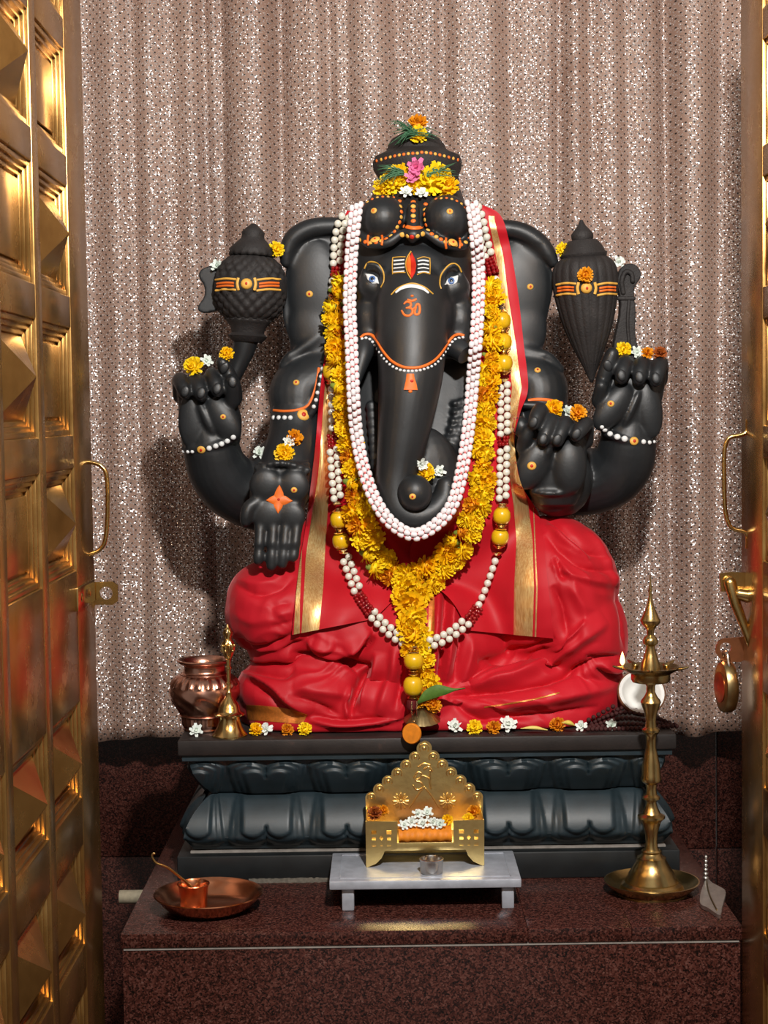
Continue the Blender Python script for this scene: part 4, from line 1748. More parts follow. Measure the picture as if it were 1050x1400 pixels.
for pts, w, h in FOLDS:
    A = catmull(pts, 26)
    d2 = np.full(len(V), 1e9)
    sgn = np.ones(len(V))
    tt = np.zeros(len(V))
    for i in range(len(A) - 1):
        a, c = A[i], A[i + 1]
        ab = c - a
        L2 = (ab ** 2).sum() + 1e-9
        s_ = np.clip(((px - a) @ ab) / L2, 0, 1)
        dd = px - (a + s_[:, None] * ab)
        dist = (dd ** 2).sum(1)
        m_ = dist < d2
        d2[m_] = dist[m_]
        tt[m_] = (i + s_[m_]) / (len(A) - 1)
        sgn[m_] = (ab[0] * dd[m_, 1] - ab[1] * dd[m_, 0])
    taper = np.clip(np.minimum(tt, 1 - tt) / .25, 0, 1) ** .7
    d = np.sqrt(d2)
    if h > 0:            # a fold: gentle above, tucked under below
        g = np.where(sgn > 0, np.exp(-(d / (.50 * w)) ** 2), np.exp(-(d / (1.45 * w)) ** 1.25))
        k_ = .0019
    else:                # a crease
        g = np.exp(-(d / (.62 * w)) ** 1.25)
        k_ = .0023
    disp += h * k_ * g * taper
# tension wrinkles fanning out from where the cloth is gathered
for (ax_, ay_, a0, a1, r0, r1, fr, am) in ((412, 868, 140, 235, 14, 110, 9, .0010), (512, 905, 150, 215, 16, 170, 19, .0024), (606, 945, -38, 28, 16, 230, 21, .0024), (742, 735, 10, 80, 20, 150, 13, .0022),
                                           (565, 930, 60, 130, 10, 80, 11, .0018), (405, 790, 120, 190, 12, 95, 8, .001), (790, 880, 20, 100, 12, 90, 12, .0018)):
    dx, dy = px[:, 0] - ax_, px[:, 1] - ay_
    r = np.hypot(dx, dy)
    an = np.degrees(np.arctan2(dy, dx))
    an = np.where((an < a0 - 90), an + 360, an)
    win = np.clip((an - a0) / 15, 0, 1) * np.clip((a1 - an) / 15, 0, 1) * np.clip((r - r0) / 20, 0, 1) * np.clip((r1 - r) / (r1 * .5), 0, 1)
    ph = np.radians(an) * fr + .9 * np.sin(r * .045 + ax_) + .5 * np.sin(r * .11)
    disp += am * win * (1 - np.abs(np.sin(ph)) * 1.6)
# small random creases
front = np.clip(-N[:, 1] * 1.6 + .35, 0, 1)
disp += .0006 * np.sin(px[:, 0] * .085 + 2.3 * np.sin(px[:, 1] * .031)) * np.sin(px[:, 1] * .06 + px[:, 0] * .02)
V = V + N * (disp * front)[:, None]
V[:, 2] = np.maximum(V[:, 2], LZ + .0004)
lap_t = add_surf(V, Fc)
wrap = thing('red_silk_wrap', (0, -.05, LZ), 'red silk wrap draped in folds over the statue lap and knees', 'cloth')
part('draped_cloth', mb_from(V, Fc), 'red_silk', wrap, None)


def ribbon(q, rows, cols, lift, th, Ysm=6, trees=None, wave=None, mi=0, follow=True):
    """A cloth strip: rows of (py_left, x_left, py_right, x_right); lies on the surfaces in front, smoothed."""
    A = catmull([(r[1], r[0], r[3], r[2]) for r in rows], len(rows) * 10)
    R, C = len(A), cols
    X = np.zeros((R, C))
    Z = np.zeros((R, C))
    Y = np.full((R, C), np.nan)
    for i, (xl, yl, xr, yr) in enumerate(A):
        for j in range(C):
            f = j / (C - 1)
            X[i, j], Z[i, j] = xl + (xr - xl) * f, yl + (yr - yl) * f
            h = hit(X[i, j], Z[i, j], trees)
            if h is not None:
                Y[i, j] = h[0].y
    # fill the misses from their neighbours
    for _ in range(200):
        bad = np.isnan(Y)
        if not bad.any():
            break
        for i, j in np.argwhere(bad):
            nb = [Y[a, c] for a, c in ((i - 1, j), (i + 1, j), (i, j - 1), (i, j + 1)) if 0 <= a < R and 0 <= c < C and not np.isnan(Y[a, c])]
            if nb:
                Y[i, j] = sum(nb) / len(nb)
    Y0 = Y.copy()
    for _ in range(Ysm):
        Yp_ = np.pad(Y, 1, mode='edge')
        av = (Yp_[:-2, 1:-1] + Yp_[2:, 1:-1] + Yp_[1:-1, :-2] + Yp_[1:-1, 2:]) / 4
        Y = np.minimum(av, Y0)
    G = []
    for i in range(R):
        row = []
        for j in range(C):
            y = Y[i, j] - lift
            if wave:
                y -= wave(i / (R - 1), j / (C - 1))
            row.append(P(X[i, j], Z[i, j], y))
        G.append(row)
    q.sheet(G, th, mi)
    return G


def sub_band(G, f0, f1, lift, i0=0, i1=None):
    """A strip lying on a sheet between two fractions of its width."""
    out = []
    C = len(G[0])
    for r in G[i0:i1]:
        row = []
        for k in range(9):
            f = (f0 + (f1 - f0) * k / 8) * (C - 1)
            j = min(int(f), C - 2)
            p = r[j].lerp(r[j + 1], f - j)
            d = (CAM - p).normalized()
            row.append(p + Vector((0, -lift, 0)))
        out.append(row)
    return out


stole = thing('red_silk_stole', (0, -.12, P(560, 868, -.15).z), 'red silk stole with gold zari border hanging round the statue neck', 'stole')
# the panel on the left
q = MB()
GL = ribbon(q, [(288, 474, 288, 488), (330, 462, 330, 482), (400, 454, 400, 481), (470, 446, 470, 486), (540, 437, 540, 492), (610, 431, 610, 494), (670, 424, 670, 505), (705, 420, 705, 518), (738, 415, 738, 566),
                (775, 409, 770, 572), (820, 404, 812, 545), (868, 399, 846, 512)], 26, .004, .0022, 10,
            wave=lambda a, c: .003 * (1 + math.sin(c * 9 + a * 3)) * min(1, a * 1.5) + .002 * (1 + math.sin(c * 4 - a * 12)))
add_surf(q.v, q.f)
sl = part('stole_panel', q, 'red_silk', stole, 60)
# the panel on the right
q = MB()
GR = ribbon(q, [(276, 645, 280, 660), (292, 648, 294, 684), (330, 652, 330, 696), (400, 652, 400, 708), (470, 646, 470, 716), (530, 640, 530, 722), (565, 640, 562, 712), (600, 641, 595, 704), (635, 636, 630, 706), (670, 629, 665, 714), (705, 612, 700, 735), (738, 566, 732, 742),
                (775, 566, 780, 747), (820, 616, 826, 752), (862, 640, 873, 757)], 26, .004, .0022, 10,
            wave=lambda a, c: .003 * (1 + math.sin(c * 8 + a * 3 + 1)) * min(1, a * 1.5) + .002 * (1 + math.sin(c * 5 - a * 11)))
add_surf(q.v, q.f)
sr = part('stole_panel', q, 'red_silk', stole, 60)


def band_px(G, line, lift):
    """A strip on a sheet following pixel edges (py, x0, x1)."""
    out = []
    yy = [l[0] for l in line]
    for r in G:
        prs = proj([tuple(p) for p in r])
        py = prs[:, 1].mean()
        if py < yy[0] - 6 or py > yy[-1] + 12:
            continue
        x0 = np.interp(py, yy, [l[1] for l in line])
        x1 = np.interp(py, yy, [l[2] for l in line])
        row = []
        for k in range(9):
            x = x0 + (x1 - x0) * k / 8
            j = int(np.clip(np.searchsorted(prs[:, 0], x) - 1, 0, len(r) - 2))
            f = (x - prs[j, 0]) / (prs[j + 1, 0] - prs[j, 0] + 1e-9)
            p = r[j].lerp(r[j + 1], min(max(f, 0), 1))
            row.append(p + Vector((0, -lift, 0)))
        out.append(row)
    return out


for G, par, line, line2 in (
        (GL, sl, [(500, 447, 455), (540, 443, 456), (600, 439, 453), (650, 435, 452), (700, 427, 448), (760, 418, 444), (800, 416, 442), (858, 412, 436)],
         [(740, 411, 413), (780, 407, 412), (820, 404, 410), (866, 401, 410)]),
        (GR, sr, [(300, 668, 676), (350, 678, 688), (400, 685, 694), (470, 694, 705), (530, 700, 713), (560, 697, 708), (600, 690, 702), (650, 696, 708), (690, 702, 722), (740, 706, 728), (800, 703, 730), (868, 702, 728)],
         [(700, 729, 730), (760, 731, 733), (800, 733, 735), (868, 731, 733)])):
    q = MB()
    q.sheet(band_px(G, line, .0009), .0012)
    add_surf(q.v, q.f)
    part('zari_border', q, 'zari_gold', par, 60, 'wide woven gold border')
    q = MB()
    q.sheet(band_px(G, line2, .0009), .0012)
    part('zari_edge', q, 'zari_gold', par, 60, 'narrow woven gold edge')
# gold weave on the wrap's hem
for pts, nm in (([(333, 962, 344, 984), (365, 963, 372, 985), (400, 968, 402, 988), (432, 976, 424, 990)], 0),):
    pass


def hem(rows, mat, label):
    q = MB()
    ribbon(q, rows, 8, .0008, .001, 0, [lap_t])
    part('hem_border', q, mat, wrap, 60, label)


hem([(964, 336, 984, 338), (965, 360, 986, 362), (969, 392, 988, 390), (977, 420, 990, 414)], 'zari_orange', 'dull gold woven hem on the left')
hem([(966, 662, 968, 662), (962, 690, 964, 690), (955, 730, 957, 730), (946, 765, 948, 765)], 'zari_orange', 'thin gold woven line on the right')
hem([(800, 588, 800, 594), (840, 586, 840, 594), (880, 585, 880, 594), (910, 584, 910, 592)], 'zari_orange', 'narrow peach gold pleat edge in the middle')

# ================================================================ flowers (shared meshes)
def petal(q, base, d, up, L, w, bend, mi=0, nseg=2):
    """A small bent petal from base along d, curling toward up."""
    s = d.cross(up).normalized()
    vs, fs = [], []
    for i in range(nseg + 1):
        f = i / nseg
        c = base + d * L * f + up * (bend * L * f * f)
        ww = w * (0.55 + 0.9 * f - 0.75 * f * f * (1 if i < nseg else 1.15))
        vs += [c - s * ww, c + up * (-.12 * w), c + s * ww]
    for i in range(nseg):
        a = i * 3
        fs += [(a, a + 1, a + 4, a + 3), (a + 1, a + 2, a + 5, a + 4)]
    q.add(vs, fs, mi)


def marigold_mesh(name, mat, seed, r=1.0):
    """A ruffled pompon of unit radius, opening to +Z."""
    rd = random.Random(seed)
    q = MB()
    q.ell((0, 0, -.05), (.55, .55, .42), nu=8, nv=6, mi=0)
    for ring, (elev, n, L, w) in enumerate(((-12, 13, .62, .20), (10, 13, .62, .20), (32, 12, .56, .19), (54, 9, .50, .18), (76, 6, .42, .17))):
        for k in range(n):
            a = 2 * PI * (k + .5 * (ring % 2)) / n + rd.uniform(-.15, .15)
            e = math.radians(elev + rd.uniform(-9, 9))
            d = Vector((math.cos(a) * math.cos(e), math.sin(a) * math.cos(e), math.sin(e)))
            up = Vector((-math.cos(a) * math.sin(e), -math.sin(a) * math.sin(e), math.cos(e)))
            petal(q, d * .40, (d + up * rd.uniform(-.2, .3)).normalized(), up, L * rd.uniform(.85, 1.1), w * rd.uniform(.85, 1.15), rd.uniform(.05, .4), 0)
    # calyx
    q.lathe([(.10, -.85), (.24, -.72), (.30, -.45), (.36, -.15)], (0, 0, 0), 7, mi=1)
    return mesh_of(name, q, [mat, 'calyx_green'], None, fix=False)


MG = [marigold_mesh('marigold_flower', 'marigold_yellow', s_) for s_ in (1, 2, 3)]
MO = [marigold_mesh('marigold_flower_orange', 'marigold_orange', s_) for s_ in (4, 5)]
MR = [marigold_mesh('marigold_flower_rust', 'marigold_rust', s_) for s_ in (6,)]


def white_mesh(seed, mat='petal_white', name='white_flower'):
    rd = random.Random(seed)
    q = MB()
    for ring, (n, e0, L) in enumerate(((6, 8, .95), (6, 32, .8), (4, 62, .55))):
        for k in range(n):
            a = 2 * PI * (k + .5 * ring) / n + rd.uniform(-.2, .2)
            e = math.radians(e0 + rd.uniform(-10, 10))
            d = Vector((math.cos(a) * math.cos(e), math.sin(a) * math.cos(e), math.sin(e)))
            up = Vector((-math.cos(a) * math.sin(e), -math.sin(a) * math.sin(e), math.cos(e)))
            petal(q, d * .05, d, up, L * rd.uniform(.85, 1.1), .30, rd.uniform(-.1, .35), 0, 3)
    q.lathe([(.05, -.4), (.10, -.2), (.2, .02)], (0, 0, 0), 6)
    return mesh_of(name, q, mat, None, fix=False)


WF = [white_mesh(s_) for s_ in (1, 2, 3)]
PF = [white_mesh(s_, 'petal_pink', 'pink_flower') for s_ in (5, 6)]
CF = [white_mesh(9, 'petal_cream', 'cream_flower')]


def flower_at(name, me, px, py, rpx, label, cat='flower', group=None, spin=None, sink=.35, parent=None, trees=None, dirn=None, off=0.0):
    h, k_ = hit(px, py, trees), 0
    while h is None and k_ < 30:
        k_ += 2
        h = hit(px, py + k_, trees)
    p, no = h if h is not None else (P(px, py, .0), Vector((0, -1, 0)))
    if k_:
        p = P(px, py, p.y + .004)
        no = Vector((0, -.6, .4))
    r = S(rpx, p.y)
    d = (no * .5 + Vector((random.uniform(-.25, .25), -.9, random.uniform(-.1, .45)))).normalized() if dirn is None else Vector(dirn).normalized()
    pos = p + no * (r * sink) + Vector((0, -off, 0))
    o = put(name, me, parent, pos, face_rot(d, random.uniform(0, 6.28) if spin is None else spin), r)
    if parent is None:
        tag(o, label, cat, group)
    return o


# ================================================================ garlands
def path_on(pts, num, lift, ext=8, trees=None, smooth=12, extra=None):
    """Pixel path -> world points hung in front of the surfaces, smoothed in depth."""
    A = catmull(pts, num)
    Y = []
    for a, c in A[:, :2]:
        ys = []
        for (dx, dy) in ((0, 0), (-ext, 0), (ext, 0), (0, -ext), (0, ext)):
            h = hit(a + dx, c + dy, trees)
            if h is not None:
                ys.append(h[0].y)
        Y.append(min(ys) if ys else np.nan)
    Y = np.array(Y)
    ok = ~np.isnan(Y)
    Y = np.interp(np.arange(num), np.arange(num)[ok], Y[ok])
    Y0 = Y.copy()
    for _ in range(smooth):
        p = np.pad(Y, 1, mode='edge')
        Y = np.minimum((p[:-2] + p[2:]) / 2, Y0)
    return A, Y - lift


def total_len(pts):
    A = catmull(pts, 400)
    return np.linalg.norm(np.diff(A[:, :2], axis=0), axis=1).sum()


GARL = []


def flush_surf():
    """Make what was just hung a surface for the next layer."""
    for o in GARL:
        pass


def sphere_tree(items, seg=8):
    q = MB()
    for c, r in items:
        q.ell(c, r, nu=seg, nv=6)
    add_surf(q.v, q.f)


# ---- outer necklace: pearls, ruby beads and yellow silk beads
neck_loop = [(476, 292), (467, 305), (462, 330), (460, 362), (458, 400), (456, 440), (455, 475), (453, 505), (453, 540), (454, 585), (456, 620), (459, 660), (462, 690), (464, 720), (468, 748), (477, 775), (489, 808),
             (500, 828), (515, 846), (533, 863), (550, 875), (567, 882), (590, 879), (612, 870), (632, 855), (648, 839), (661, 812), (672, 782), (681, 752), (685, 720), (687, 685), (688, 640),
             (689, 590), (689, 535), (689, 500), (688, 470), (686, 435), (682, 400), (675, 372), (668, 350), (661, 325), (656, 300), (650, 284)]
TL = total_len(neck_loop)
necklace = thing('pearl_necklace', P(567, 882, -.17), 'long pearl necklace with ruby and yellow beads ending in a pendant', 'necklace')
q = MB()
q.ell((0, 0, 0), (1, 1, 1), nu=10, nv=8)
pearl_me = mesh_of('pearl', q, 'pearl', None)
q = MB()
q.ell((0, 0, 0), (1, 1, 1), nu=8, nv=6)
ruby_me = mesh_of('ruby_bead', q, 'ruby_bead', None)
q = MB()
q.lathe([(.45, -1.0), (.75, -.86), (.98, -.5), (1.05, 0), (.98, .5), (.75, .86), (.45, 1.0)], (0, 0, 0), 18)
yel_me = mesh_of('yellow_bead', q, 'yellow_silk_bead', 50)
q = MB()
q.lathe([(.35, -.3), (.7, -.28), (.85, -.1), (.6, .06), (.4, .2), (.34, .3)], (0, 0, 0), 16)
cap_me = mesh_of('bead_cap', q, 'gold_cap', 50)


def sect(py, side):
    """What hangs at a height on the left (-1) or right (+1) arm of the loop."""
    L = [(280, 358, 'p'), (358, 376, 'r'), (376, 462, 'p'), (462, 515, 'y'), (515, 527, 'c'), (527, 590, 'p1'), (590, 613, 'r'), (613, 686, 'p'), (686, 692, 'c'), (692, 748, 'y'), (748, 756, 'c'), (756, 812, 'p'), (812, 836, 'r'), (836, 900, 'p')]
    Rr = [(280, 352, 'p'), (352, 378, 'r'), (378, 452, 'p1'), (452, 512, 'y'), (512, 522, 'c'), (522, 597, 'p'), (597, 618, 'r'), (618, 690, 'p'), (690, 700, 'c'), (700, 755, 'y'), (755, 766, 'c'), (766, 828, 'p1'), (828, 850, 'r'), (850, 900, 'p')]
    for a, c, k_ in (L if side < 0 else Rr):
        if a <= py < c:
            return k_
    return None


num = 700
A, Y = path_on(neck_loop, num, .004, 5)
arc = np.concatenate([[0], np.cumsum(np.linalg.norm(np.diff(A, axis=0), axis=1))])
neck_items = []
pos_ = 4.0
yk = 0
last_kind = None


def at_arc(s_):
    i = np.interp(s_, arc, np.arange(num))
    i0 = int(min(i, num - 2))
    f = i - i0
    a = A[i0] * (1 - f) + A[i0 + 1] * f
    y = Y[i0] * (1 - f) + Y[i0 + 1] * f
    t_ = A[i0 + 1] - A[i0]
    t_ = t_ / (np.linalg.norm(t_) + 1e-9)
    return a, y, t_


n_p = 0
while pos_ < arc[-1]:
    a, y, t_ = at_arc(pos_)
    side = -1 if a[0] < 567 else 1
    kd = sect(a[1], side)
    nv_ = np.array([-t_[1], t_[0]])
    if kd in ('p', 'p1'):
        r = 5.2
        offs = (-4.6, 4.6) if kd == 'p' else (0,)
        for kk, o_ in enumerate(offs):
            sh = 4.2 if (kk == 1) else 0
            b2, y2, _ = at_arc(min(pos_ + sh, arc[-1]))
            c = P(b2[0] + nv_[0] * o_, b2[1] + nv_[1] * o_, y2 - .0055)
            rr = S(r, c.y)
            put('pearl', pearl_me, necklace, c, None, rr)
            neck_items.append((c, rr))
        pos_ += 10.6
    elif kd == 'r':
        for kk in range(3):
            o_ = (kk - 1) * 5.0 + random.uniform(-1, 1)
            c = P(a[0] + nv_[0] * o_, a[1] + nv_[1] * o_, y - .005 - random.uniform(0, .003))
            put('ruby_bead', ruby_me, necklace, c, None, S(2.9, c.y))
            neck_items.append((c, S(2.9, c.y)))
        pos_ += 4.6
    elif kd == 'y':
        c = P(a[0], a[1], y - .0135) if False else None
        b2, y2, t2 = at_arc(pos_ + 14)
        c = P(b2[0], b2[1], y2 - .013)
        d = P(b2[0] + t2[0], b2[1] + t2[1], y2 - .013) - c
        R_ = d.normalized().to_track_quat('Z', 'Y').to_matrix()
        put('yellow_bead', yel_me, necklace, c, R_, (S(11.6, c.y), S(11.6, c.y), S(11.0, c.y)))
        neck_items.append((c, S(11.6, c.y)))
        b3, y3, t3 = at_arc(pos_ + 1)
        put('bead_cap', cap_me, necklace, P(b3[0], b3[1], y3 - .011), R_ @ Matrix.Rotation(PI, 3, 'X'), (S(10.5, c.y),) * 3)
        b3, y3, t3 = at_arc(pos_ + 27)
        put('bead_cap', cap_me, necklace, P(b3[0], b3[1], y3 - .011), R_, (S(10.5, c.y),) * 3)
        pos_ += 29
    elif kd == 'c':
        put('bead_cap', cap_me, necklace, P(a[0], a[1], y - .008), Matrix.Rotation(0 if side < 0 else PI, 3, 'X'), S(8.5, y))
        pos_ += 9
    else:
        pos_ += 8
sphere_tree(neck_items)

# ---- marigold garland: a thick rope of flower heads with a tail
gar_loop = [(470, 380), (460, 405), (457, 435), (462, 470), (466, 510), (470, 545), (474, 580), (480, 615), (486, 650), (488, 685), (494, 715), (503, 744), (519, 769), (543, 786), (567, 792),
            (592, 783), (615, 764), (633, 738), (645, 705), (655, 672), (660, 640), (661, 600), (665, 560), (668, 520), (671, 480), (674, 440), (673, 410), (668, 388)]
garland = thing('marigold_garland', P(563, 960, -.17), 'thick yellow marigold garland with a tail hanging down the statue chest', 'garland')
TL = total_len(gar_loop)
A, Y = path_on(gar_loop, 300, .006, 8, smooth=30)
arc = np.concatenate([[0], np.cumsum(np.linalg.norm(np.diff(A, axis=0), axis=1))])
num = 300
fl_items = []
pos_ = 2.0
while pos_ < arc[-1] - 2:
    a, y, t_ = at_arc(pos_)
    nv_ = np.array([-t_[1], t_[0]])
    low = min(max((a[1] - 640) / 120, 0), 1)
    wide = 7 + 8 * low
    n_ac = 2
    for kk in range(n_ac):
        o_ = (kk - (n_ac - 1) / 2) * wide * (1.25 if n_ac == 2 else 1.1) + random.uniform(-2.5, 2.5)
        r = random.uniform(10.5, 15.5) * (1 + .3 * low)
        px_, py_ = a[0] + nv_[0] * o_ + random.uniform(-1.5, 1.5), a[1] + nv_[1] * o_ + random.uniform(-3, 3)
        h = hit(px_, py_)
        yy = min(y, h[0].y if h else y)
        c = P(px_, py_, yy - .008 - random.uniform(0, .006))
        d = Vector((nv_[0] * o_ * .05 + random.uniform(-.8, .8), -1.0, random.uniform(-.8, .6))).normalized()
        if random.random() < .22:
            d = Vector((random.choice((-1, 1)) * random.uniform(.8, 1.2), -.2, random.uniform(-.8, .4))).normalized()
        me_ = random.choice(MG) if random.random() < .88 else random.choice(MO)
        put('marigold', me_, garland, c, face_rot(d, random.uniform(0, 6)), S(r, c.y))
        fl_items.append((c, S(r * .8, c.y)))
    pos_ += 19.0
# the knot and the tail
tail = [(560, 806, 21), (575, 812, 17), (548, 815, 15), (561, 828, 22), (566, 846, 20), (556, 852, 17), (564, 866, 21), (578, 868, 14), (576, 886, 15), (560, 890, 14), (584, 902, 12), (570, 908, 13), (582, 920, 13), (590, 934, 14), (574, 938, 13), (584, 952, 15), (572, 958, 13), (592, 964, 12)]
for (px_, py_, r) in tail:
    h = hit(px_, py_, [lap_t])
    yy = h[0].y if h else -.16
    c = P(px_, py_, yy - .012 - random.uniform(0, .004))
    d = Vector((random.uniform(-.4, .4), -1.0, random.uniform(-.4, .4))).normalized()
    put('marigold', random.choice(MG) if py_ < 940 else random.choice(MO), garland, c, face_rot(d, random.uniform(0, 6)), S(r, c.y))
    fl_items.append((c, S(r * .8, c.y)))
# rust-coloured wilted heads and green buds among them
for (px_, py_, r) in ((455, 424, 7), (668, 432, 8), (470, 520, 8), (458, 402, 6)):
    h = hit(px_, py_)
    c = h[0] + Vector((0, -.012, 0))
    put('marigold', MR[0], garland, c, face_rot(Vector((0, -1, .2)), 0), S(r + 3, c.y))
sphere_tree(fl_items)
# leaf tucked into the tail
q = MB()
A2 = catmull([(570, 962, 2), (580, 952, 9), (596, 945, 11), (610, 944, 7), (622, 943, 2.2), (636, 941, 1)], 18)
h0 = hit(590, 950)[0].y - .010
vs, fs = [], []
for i, (a, c, w) in enumerate(A2):
    for s_ in (-1, 0, 1):
        vs.append(P(a, c - s_ * w * .8, h0 + (.004 if s_ else -.001) - .0006 * math.sin(i)))
for i in range(len(A2) - 1):
    fs += [(i * 3, i * 3 + 1, i * 3 + 4, i * 3 + 3), (i * 3 + 1, i * 3 + 2, i * 3 + 5, i * 3 + 4)]
q.add(vs, fs)
part('leaf', q, 'leaf_green', garland, None, 'long green leaf in the garland tail')

# ---- pendant of the necklace hanging over the tail
hY = min(hit(565, 905)[0].y, hit(562, 930)[0].y, hit(565, 960)[0].y) - .006


def onp(name, me, px_, py_, sc, rot=None, dy=0.0):
    return put(name, me, necklace, P(px_, py_, hY + dy), rot, sc)


s1 = S(1, hY)
onp('bead_cap', cap_me, 567, 886, 9 * s1)
onp('bead_cap', cap_me, 566, 893, 9 * s1, Matrix.Rotation(PI, 3, 'X'))
onp('yellow_bead', yel_me, 565.5, 904, (13 * s1, 13 * s1, 11 * s1))
onp('bead_cap', cap_me, 565, 916, 8.5 * s1)
onp('bead_cap', cap_me, 565, 923, 8.5 * s1, Matrix.Rotation(PI, 3, 'X'))
onp('yellow_bead', yel_me, 564.5, 938, (13 * s1, 13 * s1, 13 * s1))
onp('bead_cap', cap_me, 564, 953, 9 * s1)
q = MB()
c = P(563, 962, hY)
q.lathe([(6 * s1, -8 * s1), (8 * s1, -4 * s1), (7 * s1, 4 * s1), (4 * s1, 6 * s1)], c, 14)
part('tassel', q, 'maroon_tassel', necklace)
q = MB()
for (a, b_) in ((563, 566), (570, 574)):
    q = MB()
    q.tube([P(a, 960, hY - .008), P((a + b_) / 2 - 2, 972, hY - .010), P(a + 1, 984, hY - .009)], .0012, 8)
    part('chain_link', q, 'steel', necklace)
# fluted disc and round locket
c = P(577, 980, hY)
q = MB()
rt_ = Matrix.Rotation(math.radians(12), 3, 'X')
q.lathe([(25 * s1, -9 * s1), (25.5 * s1, -8 * s1), (17 * s1, 0), (8 * s1, 6 * s1), (2 * s1, 9 * s1)], c + Vector((0, .006, .003)), 44, rt_, wob=lambda a, z: 1 + .03 * math.sin(a * 16))
part('fluted_disc', q, 'dull_brass', necklace, 40, 'small fluted brass disc of the pendant')
lockY = -.222
c = P(563, 1003, lockY)
q = MB()
rl_ = Matrix.Rotation(math.radians(-14), 3, 'Z') @ Matrix.Rotation(PI / 2, 3, 'X')
r = S(13.5, lockY)
q.lathe([(0, -.004), (r * .9, -.004), (r, -.002), (r, .002), (r * .9, .004), (0, .004)], c, 30, rl_)
q.v = [(p[0], p[1], c.z + (p[2] - c.z) * 1.08) for p in q.v]
part('locket', q, 'orange_cloth', necklace, 40, 'round orange locket at the end of the necklace')
q = MB()
q.tube([P(567, 984, hY - .004), P(566, 986, lockY)], .0014, 8)
part('locket_loop', q, 'gold_cap', necklace)

# ---- inner garland: strands of white beads on pink thread
in_loop = [(488, 276), (485, 300), (481, 340), (479, 380), (478, 420), (480, 460), (482, 510), (484, 555), (488, 596), (497, 640), (512, 682), (535, 715), (567, 731), (600, 714), (621, 684), (634, 630), (642, 570), (647, 510), (652, 450), (654, 400), (654, 365), (651, 325), (647, 290), (644, 274)]
white = thing('white_bead_garland', P(567, 735, -.19), 'triple-strand white bead garland on pink thread looped round the trunk', 'garland')
q = MB()
q.lathe([(.42, -1), (.86, -.72), (1, -.2), (1, .25), (.86, .74), (.42, 1)], (0, 0, 0), 8)
bead_me = mesh_of('white_bead', q, 'white_bead', 60)
num = 600
A, Y = path_on(in_loop, num, .004, 9, [t_ for t_ in SURF if t_ is not tusk_t], smooth=300)
arc = np.concatenate([[0], np.cumsum(np.linalg.norm(np.diff(A, axis=0), axis=1))])
PITCH_B = 9.8
for st in range(3):
    pos_ = 3.0 + st * 3.2
    thr = []
    while pos_ < arc[-1] - 2:
        a, y, t_ = at_arc(pos_)
        nv_ = np.array([-t_[1], t_[0]])
        o_ = (st - 1) * 5.9
        yy = y - (.0075 if st == 1 else .0045)
        c = P(a[0] + nv_[0] * o_, a[1] + nv_[1] * o_, yy)
        d = (P(a[0] + nv_[0] * o_ + t_[0], a[1] + nv_[1] * o_ + t_[1], yy) - c).normalized()
        put('bead', bead_me, white, c, d.to_track_quat('Z', 'Y').to_matrix(), (S(3.75, yy), S(3.75, yy), S(4.5, yy)))
        thr.append(c)
        pos_ += PITCH_B
    q = MB()
    q.tube(thr, .0017, 6)
    part('thread', q, 'pink_thread', white, None)

# ================================================================ loose flowers laid on the statue
HF = 'loose flowers laid on the statue'
flower_at('marigold', MG[0], 265, 503, 14, 'yellow marigold on the fingers of the mace hand', group=HF)
flower_at('white_flower', WF[0], 283, 495, 9, 'white flower on the ring finger of the mace hand', group=HF)
flower_at('marigold', MG[1], 310, 485, 10, 'small yellow marigold on the thumb beside the mace handle', group=HF)
flower_at('marigold', MG[2], 378, 343, 11, 'yellow marigold between the mace top and the ear', group=HF)
flower_at('white_flower', WF[1], 297, 364, 9.5, 'white flower on the scroll beside the mace', group=HF)
flower_at('marigold', MG[0], 769, 343, 10, 'yellow marigold between the ear and the lotus bud', group=HF)
flower_at('white_flower', WF[2], 846, 360, 9.5, 'white flower on the curled stalk beside the lotus bud', group=HF)
flower_at('marigold', MO[0], 800, 376, 11, 'orange marigold on the belt of the lotus bud', group=HF)
flower_at('marigold', MG[1], 852, 478, 11, 'yellow marigold on the forefinger of the lotus hand', group=HF)
flower_at('white_flower', WF[0], 870, 482, 9, 'white flower on the middle finger of the lotus hand', group=HF)
flower_at('marigold', MO[1], 885, 484, 8.5, 'small orange marigold on the ring finger of the lotus hand', group=HF)
flower_at('marigold', MR[0], 902, 487, 10, 'rust-brown wilted marigold on the little finger of the lotus hand', group=HF)
flower_at('marigold', MG[2], 755, 560, 13, 'yellow marigold behind the forefinger of the lower right fist', group=HF)
flower_at('white_flower', WF[1], 774, 563, 8.5, 'white flower between marigolds above the lower right fist', group=HF)
flower_at('marigold', MO[0], 790, 566, 12, 'wilting orange marigold above the little finger of the lower right fist', group=HF)
flower_at('white_flower', WF[2], 357, 621, 10, 'white petal lodged between the two left arms', group=HF)
flower_at('marigold', MG[0], 389, 623, 14, 'yellow marigold on the wrist above the open palm', group=HF)
flower_at('marigold', MO[1], 402, 602, 12, 'rust-centred marigold highest on the arm above the open palm', group=HF)
flower_at('white_flower', WF[0], 395, 607, 9, 'white flower between two marigolds above the open palm', group=HF)
flower_at('white_flower', WF[1], 573, 634, 10, 'white flower left of the marigold on the trunk ball', group=HF)
flower_at('marigold', MG[1], 580, 645, 14, 'yellow marigold on the ball held by the trunk', group=HF, off=.012)
flower_at('white_flower', WF[2], 600, 644, 9, 'white flower right of the marigold on the trunk ball', group=HF)
